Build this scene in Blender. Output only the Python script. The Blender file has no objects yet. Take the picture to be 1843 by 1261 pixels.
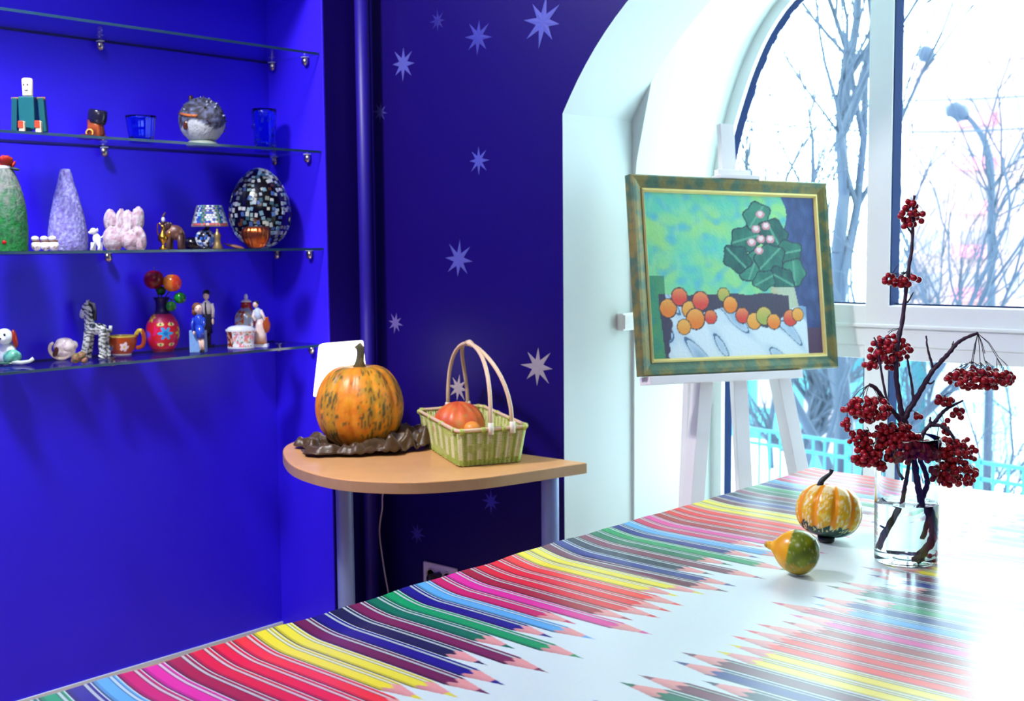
import bpy, math, random
import numpy as np
from mathutils import Vector, Matrix, noise

# ------------------------------------------------------------------ camera, sky, lamps, exposure
SC = bpy.context.scene
COL = SC.collection
FPX, YAW, PITCH, ROLL, EYE = 2200.1, -0.714341341, -0.0876047416, -0.0086095246, 1.40
PI = math.pi

def cam_axes():
    F = Vector((math.sin(YAW)*math.cos(PITCH), math.cos(YAW)*math.cos(PITCH), math.sin(PITCH)))
    r = F.cross(Vector((0, 0, 1))).normalized(); u = r.cross(F)
    c, s = math.cos(ROLL), math.sin(ROLL)
    return c*r + s*u, -s*r + c*u, F
CR, CU, CF = cam_axes()
CP = Vector((0, 0, EYE))
cam = bpy.data.cameras.new('camera'); cam_o = bpy.data.objects.new('camera', cam); COL.objects.link(cam_o)
m = Matrix((CR, CU, -CF)).transposed().to_4x4(); m.translation = CP
cam_o.matrix_world = m
cam.sensor_width = 36; cam.sensor_fit = 'HORIZONTAL'; cam.lens = FPX/1843*36
cam.clip_start = .02; cam.clip_end = 500
cam.dof.use_dof = True; cam.dof.focus_distance = 2.5; cam.dof.aperture_fstop = 7.0
SC.camera = cam_o
SC.view_settings.view_transform = 'Standard'; SC.view_settings.look = 'None'
SC.view_settings.exposure = 0.30; SC.view_settings.gamma = 1.0; SC.view_settings.use_curve_mapping = False
SC.cycles.use_denoising = True
SC.cycles.max_bounces = 12; SC.cycles.transparent_max_bounces = 24
SC.cycles.sample_clamp_indirect = 6.0

SKY = 8.0
w = bpy.data.worlds.new('overcast_sky'); SC.world = w; w.use_nodes = True
bg = w.node_tree.nodes['Background']; bg.inputs[0].default_value = (.76, .96, 1.0, 1); bg.inputs[1].default_value = SKY

def area(name, loc, size, power, aim, color=(1, 1, 1), size_y=None, portal=False, spread=PI):
    d = bpy.data.lights.new(name, 'AREA'); o = bpy.data.objects.new(name, d); COL.objects.link(o)
    d.size = size; d.energy = power; d.color = color; d.spread = spread
    if size_y: d.shape = 'RECTANGLE'; d.size_y = size_y
    o.location = loc
    o.rotation_euler = (Vector(aim)-Vector(loc)).to_track_quat('-Z', 'Y').to_euler()
    if portal: d.cycles.is_portal = True
    return o
area('window_portal', (-1.45, 3.98, 1.35), 2.0, 1, (-1.45, 0, 1.35), size_y=2.5, portal=True)
# ceiling lamps of the room (above the frame); the last is an added fill
area('ceiling_lamp_near_niche', (-2.87, 1.15, 2.90), .26, 62, (-3.3, 1.75, .9), (1.0, .97, .95))
area('ceiling_lamp_row', (-2.18, .7, 2.92), .4, 9, (-2.6, 1.6, .4), (1.0, .97, .95))
area('fill_light_table', (-.6, .4, 2.92), .9, 16, (-.9, .8, 0), (1.0, .98, .96))  # unseen fill light, added to brighten the near part of the table

# ------------------------------------------------------------------ helpers
def ray(x, y):
    return CR*((x-921.5)/FPX) - CU*((y-630.5)/FPX) + CF
def onx(x, y, X):
    d = ray(x, y); return CP + d*(X/d.x)
def ony(x, y, Y):
    d = ray(x, y); return CP + d*(Y/d.y)
def onz(x, y, Z):
    d = ray(x, y); return CP + d*((Z-EYE)/d.z)
FH = Vector((math.sin(YAW), math.cos(YAW), 0)); RH = Vector((math.cos(YAW), -math.sin(YAW), 0))
R0 = -YAW   # a thing turned by this shows its front (local -Y) to the room's viewer side

def lin(c):
    c = [v/255 for v in c]
    return tuple(v/12.92 if v <= .04045 else ((v+.055)/1.055)**2.4 for v in c)

def place(px, py, base, P=None):
    """local-coordinate helper for a thing standing at world point base, turned R0"""
    def L(x, y, dy=0.0):
        P0 = base + FH*dy
        d = ray(x, y); t = (P0-CP).dot(FH)/d.dot(FH)
        q = CP + d*t - base
        return Vector((q.dot(RH), q.dot(FH), q.z))
    L.s = (base-CP).dot(CF)/FPX
    return L

class MB:
    def __init__(s, col=(200, 200, 200)):
        s.v = []; s.f = []; s.c = []; s.col = col
    def add(s, vs, fs, col=None):
        o = len(s.v); col = s.col if col is None else col
        for p in vs:
            p = Vector(p); s.v.append(p); s.c.append(col(p) if callable(col) else col)
        s.f += [tuple(i+o for i in f) for f in fs]
        return s
    def box(s, c, d, rz=0, col=None, rot=None):
        hx, hy, hz = d[0]/2, d[1]/2, d[2]/2
        R = rot if rot is not None else Matrix.Rotation(rz, 3, 'Z')
        vs = [Vector(c) + R @ Vector((a*hx, b*hy, e*hz)) for e in (-1, 1) for a, b in ((-1, -1), (1, -1), (1, 1), (-1, 1))]
        return s.add(vs, [(3, 2, 1, 0), (4, 5, 6, 7), (0, 1, 5, 4), (1, 2, 6, 5), (2, 3, 7, 6), (3, 0, 4, 7)], col)
    def bar(s, a, b, wx, wy, side=None, col=None):
        a, b = Vector(a), Vector(b); z = (b-a).normalized()
        x = Vector(side) if side is not None else (Vector((0, 0, 1)) if abs(z.z) < .9 else Vector((1, 0, 0)))
        x = (x - z*x.dot(z)).normalized(); y = z.cross(x)
        R = Matrix((x, y, z)).transposed()
        return s.box((a+b)/2, (wx, wy, (b-a).length), rot=R, col=col)
    def tube(s, pts, r, n=8, col=None, caps=True):
        pts = [Vector(p) for p in pts]; k = len(pts)
        rs = list(r) if hasattr(r, '__len__') else [r]*k
        t0 = (pts[1]-pts[0]).normalized()
        x = t0.orthogonal().normalized()
        vs = []
        for i, p in enumerate(pts):
            t = (pts[min(i+1, k-1)]-pts[max(i-1, 0)]).normalized()
            x = (x - t*x.dot(t)).normalized(); y = t.cross(x)
            for j in range(n):
                a = 2*PI*j/n; vs.append(p + (x*math.cos(a) + y*math.sin(a))*rs[i])
        fs = [(i*n+j, i*n+(j+1) % n, (i+1)*n+(j+1) % n, (i+1)*n+j) for i in range(k-1) for j in range(n)]
        if caps: fs += [tuple(range(n-1, -1, -1)), tuple((k-1)*n+j for j in range(n))]
        return s.add(vs, fs, col)
    def lathe(s, prof, n=32, loc=(0, 0, 0), col=None, rot=None, lobe=None, sx=1, sy=1, a0=0, sub=1):
        if sub > 1: prof = [tuple(a[j]+(b[j]-a[j])*q/sub for j in (0, 1)) for a, b in zip(prof, prof[1:]) for q in range(sub)]+[prof[-1]]
        loc = Vector(loc); vs = []; k = len(prof)
        for r, z in prof:
            for j in range(n):
                a = 2*PI*j/n + a0; q = r*(lobe(a, z) if lobe else 1)
                p = Vector((q*math.cos(a)*sx, q*math.sin(a)*sy, z))
                if rot is not None: p = rot @ p
                vs.append(p+loc)
        fs = [(i*n+j, i*n+(j+1) % n, (i+1)*n+(j+1) % n, (i+1)*n+j) for i in range(k-1) for j in range(n)]
        if prof[0][0] > 1e-6: fs.append(tuple(range(n-1, -1, -1)))
        if prof[-1][0] > 1e-6: fs.append(tuple((k-1)*n+j for j in range(n)))
        return s.add(vs, fs, col)
    def ball(s, c, r, n=16, m=10, col=None, rot=None, bump=None):
        r = r if hasattr(r, '__len__') else (r, r, r)
        vs = []; c = Vector(c)
        for i in range(m+1):
            th = PI*i/m
            for j in range(n):
                a = 2*PI*j/n
                d = Vector((math.sin(th)*math.cos(a), math.sin(th)*math.sin(a), -math.cos(th)))
                k = bump(d) if bump else 1
                p = Vector((d.x*r[0]*k, d.y*r[1]*k, d.z*r[2]*k))
                if rot is not None: p = rot @ p
                vs.append(c+p)
        fs = [(i*n+j, i*n+(j+1) % n, (i+1)*n+(j+1) % n, (i+1)*n+j) for i in range(m) for j in range(n)]
        return s.add(vs, fs, col)
    def prism(s, poly, h0, h1, axis='Z', col=None):
        def P(a, b, h): return {'Z': (a, b, h), 'Y': (a, h, b), 'X': (h, a, b)}[axis]
        n = len(poly)
        vs = [P(a, b, h0) for a, b in poly] + [P(a, b, h1) for a, b in poly]
        fs = [tuple(range(n-1, -1, -1)), tuple(range(n, 2*n))] + [(i, (i+1) % n, n+(i+1) % n, n+i) for i in range(n)]
        return s.add(vs, fs, col)
    def mesh(s, name, smooth=True):
        me = bpy.data.meshes.new(name); me.from_pydata([tuple(v) for v in s.v], [], s.f)
        lut = {}
        arr = np.empty((len(s.v), 4), np.float32)
        for i, c in enumerate(s.c):
            l = lut.get(c)
            if l is None: l = lut[c] = lin(c)+(1,)
            arr[i] = l
        at = me.color_attributes.new('Col', 'FLOAT_COLOR', 'POINT'); at.data.foreach_set('color', arr.ravel())
        me.validate()
        import bmesh
        bm = bmesh.new(); bm.from_mesh(me)
        bmesh.ops.remove_doubles(bm, verts=bm.verts, dist=1e-6)
        bmesh.ops.recalc_face_normals(bm, faces=bm.faces); bm.to_mesh(me); bm.free()
        if smooth: me.shade_smooth() if hasattr(me, 'shade_smooth') else None
        return me
    def build(s, name, mat, parent=None, smooth=True, bevel=0, subsurf=0, sharp=None):
        me = s.mesh(name, smooth)
        if smooth and sharp: me.set_sharp_from_angle(angle=math.radians(sharp))
        o = bpy.data.objects.new(name, me); COL.objects.link(o); me.materials.append(mat)
        if parent: o.parent = parent
        if bevel:
            b = o.modifiers.new('bevel', 'BEVEL'); b.width = bevel; b.segments = 2; b.limit_method = 'ANGLE'
        if subsurf:
            b = o.modifiers.new('sub', 'SUBSURF'); b.levels = b.render_levels = subsurf
        return o

def smooth_poly(P, n=6):
    out = []
    for i in range(len(P)-1):
        p0, p1, p2, p3 = P[max(i-1, 0)], P[i], P[i+1], P[min(i+2, len(P)-1)]
        for k in range(n):
            u = k/n
            out.append(tuple(.5*(2*p1[j]+(p2[j]-p0[j])*u+(2*p0[j]-5*p1[j]+4*p2[j]-p3[j])*u*u+(3*p1[j]-p0[j]-3*p2[j]+p3[j])*u**3) for j in (0, 1)))
    return out+[P[-1]]

def tag(o, label, cat, group=None):
    o['label'] = label; o['category'] = cat
    if group: o['group'] = group
    return o
def thing(name, label, cat, loc=(0, 0, 0), rz=0.0, group=None):
    o = bpy.data.objects.new(name, None); COL.objects.link(o); o.location = loc; o.rotation_euler = (0, 0, rz)
    o.empty_display_size = .05
    return tag(o, label, cat, group)
def struct(o):
    o['kind'] = 'structure'; return o
def stuff(o):
    o['kind'] = 'stuff'; return o

def M(name, col=None, rough=.5, metal=0, spec=.5, var=.08, scale=30, bump=0, bscale=None, trans=0, ior=1.45, emit=None, coat=0, sheen=0, coat_rough=.03, col2=None):
    mt = bpy.data.materials.new(name); mt.use_nodes = True
    N = mt.node_tree.nodes; K = mt.node_tree.links; b = N['Principled BSDF']
    tc = N.new('ShaderNodeTexCoord'); nz = N.new('ShaderNodeTexNoise'); nz.inputs['Scale'].default_value = scale; nz.inputs['Detail'].default_value = 4
    K.new(tc.outputs['Object'], nz.inputs['Vector'])
    mr = N.new('ShaderNodeMapRange'); mr.inputs['To Min'].default_value = 1-var; mr.inputs['To Max'].default_value = 1+var
    K.new(nz.outputs['Fac'], mr.inputs['Value'])
    mx = N.new('ShaderNodeMix'); mx.data_type = 'RGBA'; mx.blend_type = 'MULTIPLY'; mx.inputs['Factor'].default_value = 1
    if col is None:
        at = N.new('ShaderNodeAttribute'); at.attribute_name = 'Col'; K.new(at.outputs['Color'], mx.inputs['A'])
    else:
        mx.inputs['A'].default_value = lin(col)+(1,)
    if col2:
        n3 = N.new('ShaderNodeTexNoise'); n3.inputs['Scale'].default_value = scale*.6; n3.inputs['Detail'].default_value = 3
        K.new(tc.outputs['Object'], n3.inputs['Vector'])
        m3 = N.new('ShaderNodeMapRange'); m3.inputs['From Min'].default_value = .42; m3.inputs['From Max'].default_value = .58
        K.new(n3.outputs['Fac'], m3.inputs['Value'])
        c3 = N.new('ShaderNodeMix'); c3.data_type = 'RGBA'; c3.inputs['A'].default_value = lin(col)+(1,); c3.inputs['B'].default_value = lin(col2)+(1,)
        K.new(m3.outputs['Result'], c3.inputs['Factor']); K.new(c3.outputs['Result'], mx.inputs['A'])
    K.new(mr.outputs['Result'], mx.inputs['B']); K.new(mx.outputs['Result'], b.inputs['Base Color'])
    b.inputs['Roughness'].default_value = rough; b.inputs['Metallic'].default_value = metal
    b.inputs['Specular IOR Level'].default_value = spec; b.inputs['IOR'].default_value = ior
    b.inputs['Transmission Weight'].default_value = trans; b.inputs['Coat Weight'].default_value = coat; b.inputs['Coat Roughness'].default_value = coat_rough
    b.inputs['Sheen Weight'].default_value = sheen
    if bump:
        n2 = N.new('ShaderNodeTexNoise'); n2.inputs['Scale'].default_value = bscale or scale*3; n2.inputs['Detail'].default_value = 3
        K.new(tc.outputs['Object'], n2.inputs['Vector'])
        bp = N.new('ShaderNodeBump'); bp.inputs['Strength'].default_value = bump; bp.inputs['Distance'].default_value = .01
        K.new(n2.outputs['Fac'], bp.inputs['Height']); K.new(bp.outputs['Normal'], b.inputs['Normal'])
    if emit:
        b.inputs['Emission Color'].default_value = lin(emit[0])+(1,); b.inputs['Emission Strength'].default_value = emit[1]
    return mt
def thin_glass(name, tint, fac=.10, rough=.01):
    mt = bpy.data.materials.new(name); mt.use_nodes = True
    N = mt.node_tree.nodes; K = mt.node_tree.links; N.clear()
    out = N.new('ShaderNodeOutputMaterial'); t = N.new('ShaderNodeBsdfTransparent'); g = N.new('ShaderNodeBsdfGlossy')
    t.inputs[0].default_value = lin(tint)+(1,); g.inputs['Roughness'].default_value = rough
    fr = N.new('ShaderNodeFresnel'); fr.inputs[0].default_value = 1.45
    mu = N.new('ShaderNodeMath'); mu.operation = 'MULTIPLY'; mu.inputs[1].default_value = fac*10
    K.new(fr.outputs[0], mu.inputs[0])
    mx = N.new('ShaderNodeMixShader'); K.new(mu.outputs[0], mx.inputs[0]); K.new(t.outputs[0], mx.inputs[1]); K.new(g.outputs[0], mx.inputs[2])
    K.new(mx.outputs[0], out.inputs[0])
    return mt

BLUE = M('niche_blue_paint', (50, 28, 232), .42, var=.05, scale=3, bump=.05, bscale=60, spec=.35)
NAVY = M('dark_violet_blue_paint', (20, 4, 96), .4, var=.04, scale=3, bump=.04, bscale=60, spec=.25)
WHITE = M('white_wall_paint', (216, 228, 226), .6, var=.02, scale=2, bump=.03, bscale=80)
PVC = M('white_window_plastic', (238, 242, 240), .3, var=.01)
GASKET = M('dark_blue_black_gasket', (9, 34, 80), .8, var=.05, spec=.1)
PANE = thin_glass('window_pane_glass', (250, 255, 255), .06)
PAINT = M('painted_matte', None, .6, var=.06)
GLAZE = M('painted_glazed', None, .18, var=.05, coat=.3)
SATIN = M('painted_satin', None, .38, var=.06)
ROUGHP = M('painted_rough', None, .8, var=.15, scale=120, bump=.35, bscale=160)
FLOORM = M('brown_grey_linoleum', (196, 164, 134), .8, var=.12, scale=8, spec=.15)
CHROME = M('chrome_clip', (200, 190, 170), .25, metal=1, var=.04)
BRASS = M('brass', (214, 160, 60), .25, metal=1, var=.1)
COPPER = M('copper', (205, 110, 60), .28, metal=1, var=.12)
# ------------------------------------------------------------------ room shell
ZC = 2.98                       # ceiling
XN, XP = -3.55, -3.25           # niche back, wall front
YR, YS = 2.779, 3.00            # niche end face, window wall
Y1, YF, YO = 3.37, 3.90, 4.02   # end of first reveal, window frame front, facade
AC = -1.45                      # arch centre
XW, YB = 2.3, -2.2              # right wall, back wall
NY0, ZL = .05, 2.34             # niche start, lintel

def quad_obj(name, quads, mat):
    b = MB()
    for q in quads: b.add(q, [(0, 1, 2, 3)])
    return struct(b.build(name, mat, smooth=False))
floor_o = struct(MB().box(((XN+XW)/2, (YB+YO)/2, -.05), (XW-XN+.2, YO-YB+.1, .1)).build('floor', FLOORM, smooth=False))
struct(MB().box(((XN+XW)/2, (YB+YO)/2, ZC+.05), (XW-XN+.2, YO-YB+.1, .1)).build('ceiling', WHITE, smooth=False))
struct(MB().box((XW+.05, (YB+YO)/2, ZC/2), (.1, YO-YB, ZC)).build('wall_right', BLUE, smooth=False))
struct(MB().box(((XN+XW)/2, YB-.05, ZC/2), (XW-XN+.2, .1, ZC)).build('wall_back', BLUE, smooth=False))
# left wall: niche in bright blue
nb = MB()
nb.box((XN-.05, (NY0+YR)/2, ZC/2), (.1, YR-NY0+.5, ZC))
struct(nb.build('wall_left', BLUE, smooth=False))
struct(MB().box((XN+.004, (NY0+YR)/2, .006), (.008, YR-NY0, .012)).build('baseboard_left', WHITE, smooth=False))
struct(MB().box(((XN+XP)/2, (NY0+YR)/2, (ZL+ZC)/2), (XP-XN, YR-NY0, ZC-ZL)).build('wall_left_lintel', BLUE, smooth=False, bevel=.002))
# pier at the window end: its niche side is bright blue, its front dark
struct(MB().box(((XN+XP)/2-.0005, YR+.004, ZC/2), (XP-XN-.001, .008, ZC)).build('wall_left_niche_end', BLUE, smooth=False, bevel=.002))
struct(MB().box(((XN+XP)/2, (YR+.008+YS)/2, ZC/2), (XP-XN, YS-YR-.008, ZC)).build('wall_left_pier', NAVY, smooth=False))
struct(MB().box(((XN+XP)/2, (YB+NY0)/2, ZC/2), (XP-XN, NY0-YB, ZC)).build('wall_left_near', BLUE, smooth=False))

# profile of an arch given its left half [(x, z)...] from the floor up; mirrored about AC
def mirror(left):
    return left + [(2*AC-x, z) for x, z in reversed(left)]
cz, Rr, AC1, XS = 1.295, 1.074, -1.4355, -2.386
a_s = math.atan2(1.798-cz, XS-AC1)
arch = [(XS, 0), (XS, .9), (XS, 1.798)]
arch += [(AC1+Rr*math.cos(a), cz+Rr*math.sin(a)) for a in np.linspace(a_s, PI/2, 22)[1:]]
arch1 = arch + [(2*AC1-x, z) for x, z in reversed(arch)]
# second, rounder opening
pts2 = [ony(x, y, Y1) for x, y in ((1142, 345), (1146, 290), (1160, 213), (1172, 150), (1197, 93), (1231, 49), (1273, 0))]
p2 = [(p.x, p.z) for p in pts2]
cz2 = 1.05
tail = []
x0, z0 = p2[-1]
for k in range(1, 13):
    t = k/12
    a = PI/2*t
    tail.append((x0+(AC-x0)*math.sin(a), z0+(2.36-z0)*(1-math.cos(a)) if False else z0+(2.40-z0)*math.sin(a)))
arch2 = mirror([(p2[0][0]-.001, 0), (p2[0][0], .9)] + p2 + tail)
# the glazed opening
pts3 = [ony(x, y, YF) for x, y in ((1317, 241), (1334, 182), (1354, 123), (1383, 59), (1425, 0))]
p3 = [(p.x, p.z) for p in pts3]
x0, z0 = p3[-1]
tail = [(x0+(AC-x0)*math.sin(PI/2*k/12), z0+(2.44-z0)*math.sin(PI/2*k/12)) for k in range(1, 13)]
arch3_left = [(-2.357, .30)] + smooth_poly([(-2.357, 1.45), (-2.357, 1.55), (-2.352, 1.66)] + p3 + tail, 3)
arch3 = mirror(arch3_left)

def wall_with_arch(name, prof, y, xl, xr, zt, mat):
    b = MB(); n = len(prof)
    b.add([(xl, y, 0), (prof[0][0], y, 0), (prof[0][0], y, zt), (xl, y, zt)], [(0, 1, 2, 3)])
    b.add([(prof[-1][0], y, 0), (xr, y, 0), (xr, y, zt), (prof[-1][0], y, zt)], [(0, 1, 2, 3)])
    for (xa, za), (xb, zb) in zip(prof, prof[1:]):
        if abs(xa-xb) > 1e-5:
            b.add([(xa, y, za), (xb, y, zb), (xb, y, zt), (xa, y, zt)], [(0, 1, 2, 3)])
        elif False: pass
    # slivers beside vertical runs are inside the side rectangles
    return struct(b.build(name, mat, smooth=False))
def reveal(name, prof, ya, yb, mat, sharp=25):
    b = MB(); n = len(prof)
    vs = [(x, ya, z) for x, z in prof] + [(x, yb, z) for x, z in prof]
    b.add(vs, [(i, i+1, n+i+1, n+i) for i in range(n-1)])
    return struct(b.build(name, mat, smooth=True, sharp=sharp))
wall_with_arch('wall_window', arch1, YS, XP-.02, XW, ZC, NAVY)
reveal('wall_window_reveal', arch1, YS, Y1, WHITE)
def side_fix(prof):   # make x monotone so that the column quads tile
    return prof
wall_with_arch('wall_bay', arch2, Y1, XN, XW, ZC, WHITE)
def resample(left, n=60):
    P = [Vector(p) for p in left]; L_ = [0]
    for a, b in zip(P, P[1:]): L_.append(L_[-1]+(b-a).length)
    out = []
    for k in range(n+1):
        q = L_[-1]*k/n
        for i in range(len(P)-1):
            if q <= L_[i+1]+1e-9:
                out.append(tuple(P[i].lerp(P[i+1], (q-L_[i])/max(1e-9, L_[i+1]-L_[i])))); break
    return out
# narrow raised bead between the two arches
wall_with_arch('wall_outer', [(x-.05 if x < AC else x+.05, z) for x, z in arch3], YO, XN, XW, ZC, WHITE)

# ------------------------------------------------------------------ window
win = struct(bpy.data.objects.new('window_1', None)); COL.objects.link(win)
def arch_at(off):
    """inner outline of the glazed opening moved outwards by off"""
    out = []
    P = arch3
    for i, (x, z) in enumerate(P):
        xa, za = P[max(i-1, 0)]; xb, zb = P[min(i+1, len(P)-1)]
        t = Vector((xb-xa, zb-za)); t.normalize(); nrm = Vector((-t.y, t.x))
        out.append((x+nrm.x*off, z+nrm.y*off))
    return out
def ring(pa, pb, ya, yb):
    n = len(pa); b = MB()
    for i in range(n-1):
        A = [(pa[i][0], ya, pa[i][1]), (pa[i+1][0], ya, pa[i+1][1]), (pb[i+1][0], ya, pb[i+1][1]), (pb[i][0], ya, pb[i][1])]
        Bk = [(x, yb, z) for x, _, z in A]
        b.add(A+Bk, [(0, 1, 2, 3), (7, 6, 5, 4), (0, 4, 5, 1), (2, 6, 7, 3), (0, 3, 7, 4), (1, 5, 6, 2)])
    return b
def sp(o): o['kind'] = 'structure'; return o
h3 = len(arch3)//2
off3 = [(arch_at(.045)[0][0], 0)]+arch_at(.045)[:h3]
pa_, pb_ = mirror(resample(arch2[:len(arch2)//2])), mirror(resample(off3))
b = MB(); n = len(pa_)     # the deep reveal flares from the inner arch out to the frame
b.add([(x, Y1, z) for x, z in pa_]+[(x, YF+.03, z) for x, z in pb_], [(i, i+1, n+i+1, n+i) for i in range(n-1)])
struct(b.build('wall_bay_reveal', WHITE, smooth=True, sharp=30))
sp(ring(arch_at(.0), arch_at(.085), YF, YF+.07).build('frame', PVC, win, smooth=False))
sp(ring(arch_at(-.001), arch_at(.012), YF+.022, YF+.072).build('gasket', GASKET, win, smooth=False))
ML, MR = -1.801, -1.717         # left mullion
MR2 = 2*AC-MR
zt_up, zt_lo = 1.182, 1.045     # transom
for xa, xb in ((ML, MR), (2*AC-MR, 2*AC-ML)):
    sp(MB().box(((xa+xb)/2, YF+.035, 1.36), (xb-xa, .072, 2.1)).build('mullion', PVC, win, smooth=False, bevel=.004))
    for z0, z1 in ((zt_up, 2.40), (.36, zt_lo-.045)):
        for s_ in (xa-.0015, xb+.0015):
            if s_ < xa and z0 > 1: continue
            sp(MB().box((s_, YF+.037, (z0+z1)/2), (.004, .066, z1-z0)).build('gasket', GASKET, win, smooth=False))
xl, xr = -2.357, 2*AC+2.357
sp(MB().box(((xl+xr)/2, YF+.035, (zt_up+zt_lo)/2), (xr-xl, .07, zt_up-zt_lo)).build('transom', PVC, win, smooth=False, bevel=.004))
sp(MB().box(((xl+xr)/2, YF-.004, 1.113), (xr-xl, .012, .012)).build('transom_bead', PVC, win, smooth=False, bevel=.003))
sp(MB().box(((xl+xr)/2, YF+.052, zt_up+.002), (xr-xl, .012, .006)).build('gasket', GASKET, win, smooth=False))
sp(MB().box(((xl+xr)/2, YF+.035, .33), (xr-xl, .07, .10)).build('bottom_rail', PVC, win, smooth=False, bevel=.004))
def inner_arch_z(x):
    P = arch3
    zs = [za+(zb-za)*(x-xa)/(xb-xa) for (xa, za), (xb, zb) in zip(P, P[1:]) if abs(xb-xa) > 1e-6 and min(xa, xb) <= x <= max(xa, xb)]
    return max(zs) if zs else 1.6
def pane(xa, xb, za, zb=None):
    if zb is None:
        xs = np.linspace(xa, xb, 14); poly = [(xa, za), (xb, za)] + [(x, inner_arch_z(min(max(x, -2.35), 2*AC+2.35))) for x in reversed(xs)]
    else: poly = [(xa, za), (xb, za), (xb, zb), (xa, zb)]
    sp(MB().prism(poly, YF+.064, YF+.068, 'Y').build('pane', PANE, win, smooth=False))
for xa, xb in ((xl, ML), (MR, MR2), (2*AC-ML, xr)):
    pane(xa, xb, zt_up); pane(xa, xb, .37, zt_lo)
    # sash of the lower row
    sp(MB().box(((xa+xb)/2, YF+.03, zt_lo-.022), (xb-xa, .05, .045)).build('sash', PVC, win, smooth=False, bevel=.003))
struct(MB().box((AC, YF-.05, .14), (2*(AC+2.41)-.01, .24, .28)).build('window_sill', WHITE, smooth=False, bevel=.01))

# ------------------------------------------------------------------ pipe in the corner, box on the reveal, socket
p = MB().tube([(-3.203, 2.917, 0), (-3.203, 2.917, 1.5), (-3.203, 2.917, ZC)], .0245, 24)
tag(p.build('heating_pipe', M('blue_pipe_paint', (34, 18, 140), .45)), 'dark blue painted vertical heating pipe in the corner left of the stars', 'pipe')
bx = onx(1124, 578, XS)
t = thing('junction_box', 'small white plastic box fixed on the white window reveal left of the painting', 'box', (XS, bx.y, bx.z))
MB().box((.012, 0, 0), (.024, .085, .058)).build('body', PVC, t, smooth=False, bevel=.004)
MB().box((.0255, 0, 0), (.003, .07, .045)).build('cover', PVC, t, smooth=False, bevel=.001)
so = ony(795, 1036, YS)
t = thing('power_socket', 'white double power socket low on the dark blue wall under the half-round table', 'socket', (so.x, YS, so.z))
MB().box((0, -.006, 0), (.16, .012, .082)).build('plate', PVC, t, smooth=False, bevel=.004)
for dx in (-.04, .04):
    b = MB((225, 225, 220)); b.lathe([(.024, 0), (.024, .004), (.02, .004), (.019, -.002)], 20, (dx, -.012, 0), rot=Matrix.Rotation(PI/2, 3, 'X'))
    so_ = b.build('outlet', SATIN, t)
    MB((120, 110, 100)).tube([(dx-.009, -.0125, 0), (dx-.009, -.009, 0)], .003, 8).tube([(dx+.009, -.0125, 0), (dx+.009, -.009, 0)], .003, 8).build('pin_hole', SATIN, so_)

# ------------------------------------------------------------------ painted stars
def star_mesh(R, rot, ratio=.36, seed=0):
    rnd = random.Random(seed); b = MB(); vs = [(0, -.0016, 0)]
    for k in range(16):
        a = rot + PI*k/8; r = R*(rnd.uniform(.88, 1.08) if k % 2 == 0 else ratio)
        vs.append((r*math.sin(a), -.0008, r*math.cos(a)))
    n = 16
    back = [(x, 0, z) for x, y, z in vs[1:]]
    return b.add(vs+back, [(0, 1+i, 1+(i+1) % n) for i in range(n)] + [(1+i, 17+i, 17+(i+1) % n, 1+(i+1) % n) for i in range(n)])
stars = [(788, 38, 20, (58, 52, 170), 'faint violet star near the top of the dark wall, right of the pipe'),
 (861, 67, 33, (80, 84, 205), 'glittery mid-sized star just left of the largest star'),
 (977, 40, 45, (110, 122, 228), 'largest pale star at the top beside the arch'),
 (726, 115, 31, (110, 116, 226), 'pale star high on the wall, nearest the pipe in its row'),
 (685, 202, 19, (80, 78, 190), 'small dim star touching the edge of the pipe'),
 (862, 289, 25, (96, 106, 225), 'lone star in the middle of the dark wall above the basket'),
 (826, 467, 35, (108, 110, 218), 'large pale star above the basket handle'),
 (712, 581, 20, (134, 120, 205), 'small star just above and right of the pumpkin stem'),
 (968, 660, 38, (205, 195, 205), 'large silvery star right of the basket handle'),
 (825, 698, 26, (228, 210, 214), 'bright silvery star seen through the basket handle'),
 (884, 902, 22, (70, 66, 250), 'vivid blue star under the right half of the half-round table'),
 (751, 960, 20, (70, 62, 215), 'dim blue star low on the wall above the power socket')]
for i, (x, y, r, c, lb) in enumerate(stars):
    q = ony(x, y, YS); s_ = (q-CP).dot(CF)/FPX
    mt = M('star_silver_%d' % i, tuple(int(v*.74) for v in c), .35, metal=0, var=.22 if i == 1 else .1, scale=120 if i == 1 else 40)
    o = star_mesh(r*s_, .05*((i*7) % 5), seed=i).build('star_decal', mt, smooth=False); o.location = (q.x, YS-.0005, q.z)
    tag(o, lb, 'star', 'stars on the dark blue wall')
# ------------------------------------------------------------------ work table with printed oilcloth
TX0, TX1, TY0, TY1, TZ = -1.605, -.53, .58, 3.15, .75
t = thing('work_table', 'long grey work table under the pencil-print oilcloth', 'table', ((TX0+TX1)/2, (TY0+TY1)/2, 0))
GREY = M('grey_laminate', (170, 165, 160), .5)
LEGM = M('grey_blue_metal_tube', (122, 140, 188), .35, metal=.15, var=.04)
MB().box((0, 0, TZ-.018), (TX1-TX0-.02, TY1-TY0-.02, .028)).build('tabletop', GREY, t, smooth=False, bevel=.003)
for sx in (-1, 1):
    for sy in (-1, 1):
        MB().tube([(sx*.47, sy*1.18, 0), (sx*.47, sy*1.18, TZ-.032)], .025, 16).build('leg', LEGM, t, sharp=40)

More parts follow.
